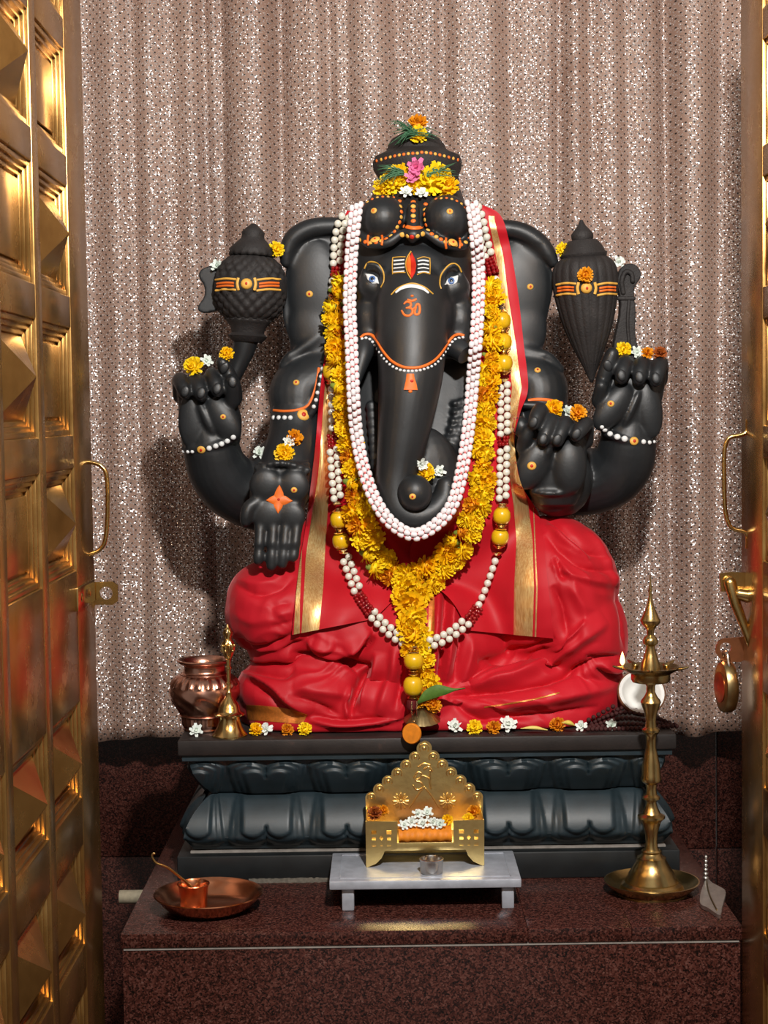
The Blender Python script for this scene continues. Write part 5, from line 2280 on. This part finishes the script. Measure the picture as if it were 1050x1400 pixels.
# crown flowers
CG = 'flowers on the crown'
for (a, c, r, me_, nm, lb) in (
        (527, 262, 14, MG[0], 'marigold', 'leftmost yellow marigold of the row above the brow domes'),
        (541, 255, 18, MG[1], 'marigold', 'second yellow marigold from the left above the brow domes'),
        (549, 239, 17, MG[2], 'marigold', 'upper yellow marigold left of the pink flowers'),
        (588, 255, 21, MG[0], 'marigold', 'large yellow marigold right of the pink flowers'),
        (608, 260, 16, MG[2], 'marigold', 'rightmost yellow marigold of the row above the brow domes'),
        (594, 239, 19, MG[1], 'marigold', 'upper yellow marigold right of the pink flowers'),
        (568, 260, 13, MG[2], 'marigold', 'yellow marigold under the pink flowers on the crown'),
        (569, 229, 14, PF[0], 'pink_flower', 'upper pink flower on the crown front'),
        (565, 247, 12, PF[1], 'pink_flower', 'lower pink flower among the crown marigolds'),
        (556, 266, 9.5, WF[0], 'white_flower', 'left white flower above the forehead jewel'),
        (576, 268, 9.5, WF[1], 'white_flower', 'right white flower above the forehead jewel'),
        (571, 189, 13, MG[0], 'marigold', 'yellow marigold lying on the crown rim'),
        (571, 168, 13, MO[1], 'marigold', 'orange marigold at the very top of the crown')):
    tr = None
    if c == 168:
        o = put(nm, me_, None, P(571, 169, .0), face_rot(Vector((0, -.8, .5))), S(r, 0))
        tag(o, lb, 'flower', CG)
        continue
    flower_at(nm, me_, a, c, r, lb, group=CG, sink=.5, off=.016 if nm != 'marigold' and c < 262 else (.006 if nm != 'marigold' else 0))


def sprig(name, base, tips, label, Yb, jit):
    q = MB()
    for (tx, ty, ty_) in tips:
        b0 = P(base[0] + random.uniform(-5, 5), base[1] + random.uniform(-4, 4), Yb)
        t1 = P(tx, ty, ty_)
        mid = b0.lerp(t1, .5) + Vector((0, -.004, random.uniform(0, .006)))
        A2 = catmull([tuple(b0), tuple(mid), tuple(t1)], 7)
        q.tube([tuple(a) for a in A2], list(np.linspace(.0011, .0003, 7)), 5, cap='flat')
    single(name, q, 'grass_green', P(base[0], base[1], Yb), label, 'grass', sharp=None)


sprig('grass_sprig', (565, 182), [(random.uniform(526, 560), random.uniform(164, 200), random.uniform(-.05, .0)) for _ in range(46)] + [(random.uniform(590, 606), random.uniform(176, 192), random.uniform(-.04, 0)) for _ in range(10)], 'green grass sprig on top of the crown', -.040, 0)
sprig('grass_sprig', (548, 236), [(random.uniform(512, 536), random.uniform(226, 256), random.uniform(-.075, -.055)) for _ in range(40)], 'green grass sprig left of the crown marigolds', -.068, 0)
sprig('grass_sprig', (582, 238), [(random.uniform(600, 628), random.uniform(222, 246), random.uniform(-.07, -.05)) for _ in range(18)], 'thin green grass sprig right of the pink flowers', -.068, 0)

# ================================================================ things on the plinth and the platform
def zprof(rows, cx, Y, n=None):
    """rows of (py, radius px) -> (r, z) relative to the base, bottom to top, for a lathe at depth Y."""
    s = S(1, Y)
    zz = [(r * s, P(cx, py, Y).z) for py, r in rows]
    return zz


def lathe_px(name, rows, cx, Y, mat, parent, n=36, sharp=35, z0=None, label=None, wob=None, top=True):
    rows = sorted(rows, key=lambda r: -r[0])
    pr = zprof(rows, cx, Y)
    b = pr[0][1]
    x = P(cx, rows[0][0], Y).x
    q = MB()
    base = b if z0 is None else z0
    q.lathe([(r, z - b) for r, z in pr], (x, Y, base), n, wob=wob, cap1=top)
    return part(name, q, mat, parent, sharp, label)


# ---- tall brass oil lamp
LYo = -.292
lampx = P(891, 1224, LYo).x
k = S(1, LYo)
oil = thing('brass_oil_lamp', (lampx, LYo, 0), 'tall turned brass oil lamp standing on the platform at the right', 'oil lamp')


def zl(py):
    return max(0.0, P(891, py, LYo).z)


def lamp_part(name, rows, mat='old_brass', label=None, n=40):
    q = MB()
    q.lathe([(r * k, zl(py)) for py, r in rows], (lampx, LYo, 0), n)
    return part(name, q, mat, oil, 35, label)


lamp_part('base_dish', [(1232, 46), (1230, 50), (1218, 50), (1214, 56), (1205, 65), (1203, 66), (1203, 64), (1212, 54), (1215, 44)])
lamp_part('base_cone', [(1216, 45), (1208, 42), (1205, 37), (1203, 37), (1196, 32), (1194, 32), (1184, 25), (1175, 20), (1172, 20), (1170, 16), (1166, 13), (1163, 14), (1161, 12)])
lamp_part('stem', [(1163, 11), (1158, 9), (1150, 8), (1138, 9), (1124, 13), (1121, 15), (1118, 19), (1115, 19), (1112, 13), (1104, 9), (1097, 7), (1094, 8), (1092, 12), (1089, 12), (1086, 8), (1078, 7), (1072, 8), (1068, 13), (1064, 14), (1060, 13), (1045, 12), (1030, 9), (1022, 7), (1012, 7), (1005, 8), (1000, 12), (997, 12), (994, 8), (985, 7), (974, 9), (966, 12), (960, 14), (957, 13), (952, 9), (946, 6), (938, 6), (932, 9)])
dish = lamp_part('oil_dish', [(934, 10), (932, 25), (929, 27), (921, 27), (918, 32), (913, 41), (911, 42), (911, 40), (918, 28), (919, 5)])
lamp_part('finial', [(918, 14), (912, 13), (906, 12), (896, 9), (886, 6), (883, 6), (880, 10), (876, 10.5), (872, 9), (868, 5), (862, 5), (857, 8), (852, 13), (848, 14), (845, 12), (838, 9), (828, 5), (820, 3), (812, 2.2), (806, 2.6), (800, 1.6), (786, .8)])
for k_ in range(5):
    a = 2 * PI * k_ / 5 + PI + .15
    q = MB()
    c0 = Vector((lampx, LYo, zl(913)))
    d = Vector((math.cos(a), math.sin(a), 0))
    q.tube([c0 + d * 36 * k, c0 + d * 46 * k + Vector((0, 0, .002)), c0 + d * 52 * k + Vector((0, 0, .004))], [5 * k, 4 * k, 2.5 * k], 10, squash=((0, 0, 1), .5))
    part('wick_spout', q, 'old_brass', oil, 40)
fx = P(851, 908, LYo)
q = MB()
q.tube([(fx.x + .008, LYo, zl(914)), (fx.x, LYo, zl(909))], .0012, 8)
part('wick', q, 'wick', oil)
q = MB()
q.lathe([(.0006, -.008), (.0032, -.004), (.0036, .0), (.0024, .006), (.0004, .0125)], (fx.x, LYo, zl(902)), 14)
part('flame', q, 'flame', oil, None, 'small orange flame')

# ---- copper pot
PYo = -.112
kp = S(1, PYo)
potc = P(281, 990, PYo)
pot = thing('copper_pot', (potc.x, PYo, ZT), 'embossed copper water pot on the left end of the plinth', 'pot')


def pot_wob(a, z):
    zz = z / kp
    w = 1.0
    if 24 < zz < 62:
        u = (zz - 43) / 18
        w += .045 * abs(math.sin(a * 4.5)) ** 3 * math.cos(u * 2.2) + .022 * math.sin(a * 9 + 5 * u) * math.cos(u * 1.5)
    elif 62 <= zz < 76:
        w += .03 * math.sin(a * 22)
    elif 6 < zz < 20:
        w += .012 * math.sin(a * 26)
    return w


prof = [(30, 0), (31, 2), (30, 4), (32, 8), (33, 18), (35, 22), (40, 32), (46, 44), (48.5, 55), (47, 63), (43, 70), (37, 75), (32, 78), (29, 81), (28.5, 86), (29, 89), (33, 91.5), (37, 94), (38, 96), (36, 97.5), (32, 96), (28, 90), (27, 82), (30, 70)]
A = catmull(prof, 90)
q = MB()
q.lathe([(a * kp, c * kp) for a, c in A], (potc.x, PYo, ZT + .0004), 108, wob=pot_wob, cap1=False)
part('pot_body', q, 'pot_copper', pot, 60)
q = MB()
for zz, rr in ((21, 35.5), (77.5, 33)):
    q = MB()
    c0 = Vector((potc.x, PYo, ZT + zz * kp))
    ringp = [c0 + Vector((math.cos(t_) * rr * kp, math.sin(t_) * rr * kp, 0)) for t_ in np.linspace(0, 2 * PI, 49)]
    q.tube(ringp, 1.0 * kp, 8, cap='flat')
    part('pot_band', q, 'pot_copper', pot, None)

# ---- brass hand bell
BYo = -.172
kb = S(1, BYo)
bc = P(314, 1003, BYo)
bell = thing('brass_hand_bell', (bc.x, BYo, ZT), 'brass hand bell with an ornate handle beside the copper pot', 'bell')


def bell_part(name, rows, mat='brass', label=None, wob=None):
    q = MB()
    q.lathe([(r * kb, (1003 - py) * kb) for py, r in rows], (bc.x, BYo, ZT + .0004), 36, wob=wob)
    return part(name, q, mat, bell, 35, label)


bell_part('bell_cup', [(1003, 24.5), (1001, 24.5), (997, 21), (990, 17), (982, 14.5), (978, 14), (975, 15), (974, 21), (972, 21.5), (970, 17), (968, 15.5), (962, 14.5), (956, 11), (951, 7), (947, 4)])
bell_part('handle', [(949, 5), (945, 4), (943, 4.5), (941, 3), (932, 2.6), (931, 4), (929, 4), (928, 2.6), (911, 2.8), (910, 4), (907, 4), (906, 2.8), (897, 3), (895, 5), (893, 5)])
fin = bell_part('handle_figure', [(895, 4), (890, 6), (884, 8), (878, 9), (872, 7), (868, 4.5), (864, 5.5), (859, 6), (855, 4.5), (852, 2), (848, 1)], wob=lambda a, z: 1 + .18 * math.sin(a * 6) * math.sin(z * 900))
for k_ in range(10):
    q = MB()
    a = 2 * PI * k_ / 5 + (.6 if k_ >= 5 else 0)
    zz = 877 if k_ < 5 else 884
    q.ell((bc.x + 8.5 * kb * math.cos(a), BYo + 8.5 * kb * math.sin(a), ZT + (1003 - zz) * kb), 2.3 * kb, nu=8, nv=6)
    part('handle_knob', q, 'brass', fin, None)

# ---- half coconut and string of brown seeds
CYo = -.115
kc = S(1, CYo)
coc = thing('half_coconut', PZ(877, 985, ZT), 'half coconut with white flesh behind the oil lamp', 'coconut')
c = P(877, 947, CYo)
axc = Vector((.05, -.82, .55)).normalized()
rc = axc.to_track_quat('Z', 'Y').to_matrix()
q = MB()
q.lathe([(33.5 * math.sin(a) * kc, -29 * math.cos(a) * kc) for a in np.linspace(.03, PI / 2, 14)] + [(33 * kc, 2 * kc), (30 * kc, 2.5 * kc)], c, 36, rc, cap1=False)
part('shell', q, 'coconut_shell', coc, None)
q = MB()
q.lathe([(31.5 * kc, 2.4 * kc), (28 * kc, 2.6 * kc), (26 * kc, .5 * kc), (22 * kc, -10 * kc), (14 * kc, -17 * kc), (4 * kc, -19.5 * kc)], c, 36, rc, cap0=False)
part('flesh', q, 'coconut_flesh', coc, None, 'white coconut flesh')
coc.location = (c.x, CYo, ZT)
for ch in coc.children:
    ch.location = (ch.location + PZ(877, 985, ZT) - Vector((c.x, CYo, ZT)))

seeds = thing('brown_bead_rosary', (P(850, 990, -.16).x, -.16, ZT), 'dark brown seed-bead rosary heaped beside the half coconut', 'rosary')
q = MB()
q.ell((0, 0, 0), 1, nu=8, nv=6)
seed_me = mesh_of('seed_bead', q, 'seed_brown', None)
cnt = 0
for row, (pts, Yr) in enumerate((([(808, 989), (830, 979), (855, 974), (885, 978), (915, 988)], -.135), ([(810, 993), (835, 985), (862, 982), (892, 987), (922, 994)], -.148), ([(806, 996), (832, 992), (864, 990), (895, 993), (925, 998)], -.162),
                                 ([(804, 998), (835, 998), (868, 997), (900, 999)], -.176), ([(828, 980), (850, 968), (872, 972), (905, 985)], -.122), ([(805, 984), (820, 976), (838, 966)], -.14))):
    A = catmull(pts, int(total_len(pts) / 5.6))
    for a, c_ in A:
        p = P(a, c_, Yr)
        rr = S(3.3, Yr)
        z = max(p.z, ZT + rr)
        put('seed_bead', seed_me, seeds, (p.x, Yr, z), None, rr)
        cnt += 1

# ---- flowers laid along the front of the plinth top
FG = 'flowers along the front of the plinth top'


def row_flower(name, me, px, py, r, label):
    o = PZ(px, py + r * .75, ZT)
    o.y = max(min(o.y, -.168), -.196)
    rr = S(r, o.y)
    x = P(px, py, o.y).x
    ob = put(name, me, None, (x, o.y, ZT + rr * .80), face_rot(Vector((random.uniform(-.3, .3), -.85, .5)), random.uniform(0, 6)), rr)
    tag(ob, label, 'flower', FG)


row_flower('white_flower', WF[0], 268, 997, 10, 'white flower in front of the copper pot')
row_flower('marigold', MG[0], 350, 993, 10, 'yellow marigold just right of the hand bell')
row_flower('white_flower', WF[1], 364, 996, 10.5, 'white flower touching the marigold right of the bell')
row_flower('marigold', MO[0], 393, 998, 9, 'small orange marigold in the middle of the left row')
row_flower('marigold', MG[1], 417, 997, 10, 'yellow marigold farthest right of the row on the left of the pendant')
row_flower('white_flower', WF[2], 622, 992, 11, 'white flower nearest the pendant on its right')
row_flower('marigold', MG[2], 649, 995, 11, 'yellow marigold beside the white flower right of the pendant')
row_flower('marigold', MO[1], 675, 995, 10, 'orange-yellow marigold left of the large white flower')
row_flower('white_flower', WF[0], 695, 991, 12.5, 'large white flower under the right knee')
row_flower('marigold', MO[0], 762, 991, 11, 'orange marigold among pale yellow petals on the right')
row_flower('white_flower', WF[1], 795, 993, 9, 'white flower right of the pale yellow petals')
row_flower('white_flower', WF[2], 836, 992, 9, 'white flower in front of the brown rosary')
for (x0, y0, x1, y1, w, lb) in ((712, 996, 748, 998, 4, 'long pale yellow petal lying right of the large white flower'), (768, 988, 786, 992, 5, 'short pale yellow petal leaning on the orange marigold')):
    q = MB()
    A = catmull([(x0, y0, .6), ((x0 + x1) / 2, (y0 + y1) / 2 - 2, w), (x1, y1, .8)], 10)
    base = None
    ringl = []
    for a, c_, ww in A:
        p = P(a, c_, -.19)
        p.z = max(p.z, ZT + S(ww, -.19) * .8 + .0005)
        ringl.append((p, S(ww, -.19)))
    q.tube([p for p, _ in ringl], [w_ for _, w_ in ringl], 10, squash=((0, 0, 1), .7))
    single('yellow_petal', q, 'petal_cream', (ringl[4][0].x, -.19, ZT), lb, 'petal', FG, None)

# ---- silver stool
SX0, SX1 = P(450, 1208, -.370).x, P(713, 1204, -.370).x
SYF, SYB, SH = -.372, -.214, .046
stool = thing('silver_stool', ((SX0 + SX1) / 2, (SYF + SYB) / 2, 0), 'low silver-painted stool in front of the plinth', 'stool')
q = MB()
q.box((SX0, SYF, SH - .013), (SX1, SYB, SH), .0022)
part('stool_top', q, 'silver_paint', stool)
q = MB()
for (x0, x1, y0, y1) in ((SX0 + .014, SX1 - .014, SYF + .014, SYF + .016), (SX0 + .014, SX1 - .014, SYB - .016, SYB - .014), (SX0 + .014, SX0 + .016, SYF + .014, SYB - .014), (SX1 - .016, SX1 - .014, SYF + .014, SYB - .014)):
    q = MB()
    q.box((x0, y0, SH - .001), (x1, y1, SH + .0009), .0004)
    part('top_bead', q, 'silver_paint', stool)
for x in (P(476, 1230, SYF + .016).x, P(694, 1230, SYF + .016).x):
    for y in (SYF + .016, SYB - .02):
        q = MB()
        q.box((x - .009, y - .008, 0), (x + .009, y + .008, SH - .0128), .002)
        part('leg', q, 'silver_paint', stool)

# ---- little gold throne on the stool
TYF, TYB = -.300, -.226
th = thing('gold_throne', (P(581, 1150, -.26).x, -.26, SH), 'small embossed gold sheet throne on the silver stool', 'throne')
kt = S(1, TYF)


def sheet_cut(outline, Y, t_, holes=()):
    bm = bmesh.new()
    loops = [[(P(a, c, Y).x, P(a, c, Y).z) for a, c in outline]]
    for hp in holes:
        loops.append([(P(a, c, Y).x, P(a, c, Y).z) for a, c in hp])
    es = []
    for L in loops:
        vs = [bm.verts.new((x, Y, z)) for x, z in L]
        for i in range(len(vs)):
            es.append(bm.edges.new((vs[i], vs[(i + 1) % len(vs)])))
    bmesh.ops.triangle_fill(bm, edges=es, use_beauty=True)
    r = bmesh.ops.extrude_face_region(bm, geom=list(bm.faces))
    for v in r['geom']:
        if isinstance(v, bmesh.types.BMVert):
            v.co.y += t_
    q = MB()
    q.bm(bm)
    zmin = min(v[2] for v in q.v)
    return q


# the scalloped back
half = [(580, 1013)]
out = []
scal = [(580, 1023, 10.5), (592, 1035, 9), (604, 1046, 9), (616, 1057, 9), (629, 1068, 9), (641, 1079, 9), (652, 1090, 8.5)]


def scallops():
    P_ = []
    for (cx_, cy_, r) in scal:
        for a in np.linspace(-80, 40, 8):
            P_.append((cx_ + r * math.sin(math.radians(a + 60)) if cx_ != 580 else cx_ + r * math.sin(math.radians((a + 80) * .9)), cy_ - r * math.cos(math.radians(a + 60)) if cx_ != 580 else cy_ - r * math.cos(math.radians((a + 80) * .9))))
    return P_


right = scallops()
left = [(580 - (a - 580), c + 1) for a, c in right][::-1]
poly = left[:-1] + right + [(660, 1165), (502, 1167)]
# keep the outline simple: monotone points only
tb = part('throne_back', sheet_cut(poly, TYB, .0016), 'gold_sheet', th, 30)
for (cx_, cy_, r) in scal:
    for sx in ((1, -1) if cx_ != 580 else (1,)):
        xx = 580 + sx * (cx_ - 580)
        q = MB()
        cc = P(xx, cy_, TYB)
        rr = S(r * .62, TYB)
        q.tube([cc + Vector((rr * math.cos(t_), -.0008, rr * math.sin(t_))) for t_ in np.linspace(-.6, PI + .6, 15)], .0009, 8)
        part('embossed_arc', q, 'gold_sheet', tb, None)
        q = MB()
        q.ell(cc + Vector((0, -.0006, 0)), (rr * .45, .0016, rr * .45), nu=10, nv=6)
        part('embossed_boss', q, 'gold_sheet', tb, None)


def emb(strokes, r, name, lab=None):
    q = MB()
    for s_ in strokes:
        A = catmull(s_, max(10, len(s_) * 5))
        q.tube([P(a, c, TYB - .0004) for a, c in A], r, 8)
    return part(name, q, 'gold_sheet', tb, None, lab)


emb([[(566, 1063), (571, 1056), (577, 1058), (574, 1064), (568, 1067), (576, 1070), (578, 1076), (570, 1080), (565, 1074)],
     [(577, 1060), (586, 1064), (588, 1072)], [(588, 1054), (588, 1068), (589, 1078)], [(580, 1052), (586, 1048), (591, 1054)], [(572, 1048), (580, 1044), (588, 1046)]], .0014, 'shri_sign', 'embossed holy sign on the throne back')
emb([[(560, 1104), (572, 1086), (580, 1076)], [(600, 1104), (590, 1088), (582, 1078)]], .0012, 'embossed_arch')
for sx in (-1, 1):
    q = MB()
    cc = P(580 + sx * 32, 1095, TYB)
    for k_ in range(12):
        a = 2 * PI * k_ / 12
        q.tube([cc + Vector((.003 * math.cos(a), -.001, .003 * math.sin(a))), cc + Vector((.0115 * math.cos(a), -.0012, .0115 * math.sin(a)))], [.0010, .0016], 6)
    q.ell(cc, (.004, .002, .004), nu=10, nv=6)
    part('embossed_sun', q, 'gold_sheet', tb, None)
# base rail, front panels with cut-outs, sides
def fpanel(x0, x1, footx0, footx1, flip):
    ol = [(x0, 1122), (x1, 1122), (x1, 1160)]
    if not flip:
        ol += [(x1, 1160), (footx1, 1163), (footx1 - 4, 1172), (footx1 - 12, 1180), (footx0 + 2, 1185), (x0 + 1, 1184)]
    else:
        ol = [(x0, 1122), (x1, 1121), (x1, 1183), (footx1 - 2, 1184), (footx0 + 10, 1178), (footx0 + 3, 1170), (footx0, 1162), (x0, 1159)]
    holes = []
    for (fx_, fy_, w, hh) in ((.26, 1137, 3.4, 2.6), (.74, 1137, 3.4, 2.6), (.26, 1146, 2.6, 2), (.74, 1146, 2.6, 2), (.26, 1154, 3, 2), (.74, 1154, 3, 2), (.5, 1145, 3, 3.6), (.5, 1154, 1.8, 1.8)):
        cx_ = x0 + (x1 - x0) * fx_
        if fx_ == .5 and fy_ == 1145:
            holes.append([(cx_, fy_ - hh), (cx_ + w, fy_), (cx_, fy_ + hh), (cx_ - w, fy_)])
        else:
            holes.append([(cx_ - w, fy_ - hh), (cx_ + w, fy_ - hh), (cx_ + w, fy_ + hh), (cx_ - w, fy_ + hh)])
    dd = []
    for o_ in ol:
        if not dd or o_ != dd[-1]:
            dd.append(o_)
    q = sheet_cut(dd, TYF, .0014, holes)
    dz = SH - min(v[2] for v in q.v)
    q.v = [(v[0], v[1], v[2] + dz) for v in q.v]
    part('front_panel', q, 'gold_sheet', th, 30)


fpanel(500, 543, 500, 526, False)
fpanel(620, 662, 637, 662, True)
x0, x1 = P(500, 1150, TYF).x, P(662, 1150, TYF).x
zr0, zr1 = P(580, 1163, TYF).z, P(580, 1152, TYF).z
q = MB()
q.box((x0, TYF + .0014, zr0), (x1, TYB, zr1), .001)
part('seat', q, 'gold_sheet', th)
zt = P(500, 1122, TYF).z
for x in (x0, x1 - .0016):
    q = MB()
    q.box((x, TYF + .0016, SH), (x + .0016, TYB, zt), .0004)
    part('side_panel', q, 'gold_sheet', th)
# cushion and flowers on the seat
q = MB()
cx0_, cx1_ = P(545, 1140, TYF).x, P(618, 1140, TYF).x
R_ = []
for i in range(24):
    f = i / 23
    x = cx0_ + (cx1_ - cx0_) * f
    wv = .0016 * math.sin(f * 30)
    R_.append([(x, TYF + .004 + wv, zr1 + .0003), (x, TYF + .002 + wv, zr1 + .008), (x, TYF + .008 + wv, zr1 + .0165), (x, TYF + .03, zr1 + .019), (x, TYB - .012, zr1 + .018), (x, TYB - .004, zr1 + .0003)])
q.rings(R_)
cush = single('orange_cushion', q, 'orange_cloth', ((cx0_ + cx1_) / 2, -.26, zr1), 'ruffled orange cushion on the small gold throne', 'cushion', sharp=80)
TG = 'flowers on the gold throne'
zc = zr1 + .019
for i, (a, c_, r, me_, nm, lb, Yo) in enumerate((
        (552, 1128, 8, WF[0], 'white_flower', 'leftmost white flower on the orange cushion', -.288), (563, 1124, 9, WF[1], 'white_flower', 'second white flower from the left on the orange cushion', -.282),
        (578, 1126, 9, WF[2], 'white_flower', 'white flower in the middle of the orange cushion', -.284), (584, 1111, 9, WF[0], 'white_flower', 'uppermost white flower on the gold throne', -.262),
        (592, 1125, 9, WF[1], 'white_flower', 'white flower right of the middle on the orange cushion', -.284), (602, 1127, 8.5, WF[2], 'white_flower', 'rightmost white flower on the orange cushion', -.286),
        (571, 1113, 8, WF[2], 'white_flower', 'white flower left of the uppermost one on the gold throne', -.266),
        (612, 1121, 8, MG[0], 'marigold', 'yellow marigold right of the white flowers on the gold throne', -.270),
        (512, 1112, 10, MR[0], 'marigold', 'rust marigold behind the left panel of the gold throne', -.262), (524, 1108, 8, MO[0], 'marigold', 'orange marigold at the left end of the gold throne', -.250),
        (648, 1110, 10, MO[1], 'marigold', 'orange marigold at the right end of the gold throne', -.260), (640, 1119, 8, MG[1], 'marigold', 'yellow marigold behind the right panel of the gold throne', -.275))):
    p = P(a, c_, Yo)
    o = put(nm, me_, None, p, face_rot(Vector((random.uniform(-.4, .4), -.8, .6)), random.uniform(0, 6)), S(r, Yo))
    tag(o, lb, 'flower', TG)

# ---- small steel cup on the stool
cc = PZ(590, 1192, SH)
cc.y = -.334
cc = Vector((P(590, 1185, -.334).x, -.334, SH))
kk = S(1, -.334)
q = MB()
q.lathe([(14.5 * kk, 0), (15.5 * kk, .001), (16 * kk, 16 * kk), (17 * kk, 20 * kk), (16 * kk, 20.5 * kk), (15 * kk, 18 * kk), (14 * kk, 4 * kk), (3 * kk, 3.5 * kk)], cc + Vector((0, 0, .0002)), 32)
single('steel_cup', q, 'steel', cc, 'small round steel cup in front of the gold throne', 'cup', sharp=40)

# ---- copper tray with cup and spoon
TY = -.350
kk = S(1, TY)
tc = Vector((P(285, 1217, TY).x, TY, 0))
q = MB()
q.lathe([(46 * kk, 0), (50 * kk, .0004), (62 * kk, 9 * kk), (72 * kk, 20 * kk), (76 * kk, 24 * kk), (75.5 * kk, 25.5 * kk), (73 * kk, 24 * kk), (69 * kk, 19.5 * kk), (60 * kk, 8 * kk), (48 * kk, 2.5 * kk), (4 * kk, 2 * kk)], tc + Vector((0, 0, .0003)), 64)
single('copper_tray', q, 'copper', tc, 'round shallow copper tray on the left of the platform', 'tray', sharp=40)
cp = Vector((P(265, 1232, TY - .012).x, TY - .012, 2.2 * kk + .0006))
cup = thing('copper_cup', cp, 'small copper cup standing in the copper tray', 'cup')
q = MB()
q.lathe([(17 * kk, 0), (18.5 * kk, 1 * kk), (19 * kk, 20 * kk), (20.5 * kk, 33 * kk), (22.5 * kk, 38 * kk), (22 * kk, 39 * kk), (19.5 * kk, 34 * kk), (18 * kk, 20 * kk), (17 * kk, 4 * kk), (2 * kk, 3 * kk)], cp, 40)
part('cup_body', q, 'copper', cup, 40)
sp = thing('brass_spoon', cp + Vector((0, 0, .004)), 'thin brass ladle spoon with a curled tip leaning in the copper cup', 'spoon')
q = MB()
yA = cp.y
w = [P(268, 1222, yA), P(258, 1209, yA), P(246, 1199, yA - .004), P(232, 1188, yA - .010), P(222, 1183, yA - .014), P(214, 1180, yA - .016), P(209, 1174, yA - .017), P(208, 1168, yA - .017), P(211, 1167, yA - .017)]
A = catmull([tuple(x) for x in w], 40)
q.tube([a for a in A], list(np.linspace(.0022, .0017, 40)), 10)
part('spoon_handle', q, 'brass', sp, None)
q = MB()
q.ell(P(269, 1224, yA), (.007, .007, .0045), nu=14, nv=8)
part('spoon_bowl', q, 'brass', sp, None)

# ---- grey leaf-shaped metal piece lying near the right end
Zl = .006
ol = [(966, 1198), (973, 1206), (984, 1212), (992, 1218), (990, 1230), (987, 1241), (985, 1251), (978, 1248), (968, 1241), (958, 1236), (957, 1226), (960, 1214)]
pts = [PZ(a, c_, Zl) for a, c_ in catmull(ol + [ol[0]], 36)[:-1]]
bm = bmesh.new()
f = bm.faces.new([bm.verts.new(p) for p in pts])
r = bmesh.ops.extrude_face_region(bm, geom=[f])
for v in r['geom']:
    if isinstance(v, bmesh.types.BMVert):
        v.co.z = .0006
ctr = sum(pts, Vector()) / len(pts)
q = MB()
q.bm(bm)
leaf = thing('metal_leaf', (ctr.x, ctr.y, 0), 'grey leaf-shaped metal plate with a knobbed stem beside the oil lamp', 'ornament')
part('leaf_plate', q, 'silver', leaf, 40)
q = MB()
A = catmull([(966, 1204), (968, 1216), (972, 1228), (980, 1244)], 12)
q.tube([PZ(a, c_, Zl + .0006) for a, c_ in A], .0012, 8)
part('leaf_rib', q, 'dull_brass', leaf, None)
b0 = PZ(965, 1203, Zl)
for i in range(6):
    p = b0 + Vector((.0005 * i, .002 * i + .002, .0058 * i + .003))
    q = MB()
    q.lathe([(.001, -.003), (.0046 - .0004 * i, -.001), (.0046 - .0004 * i, .001), (.001, .003)], p, 14)
    part('stem_knob', q, 'silver', leaf, None)
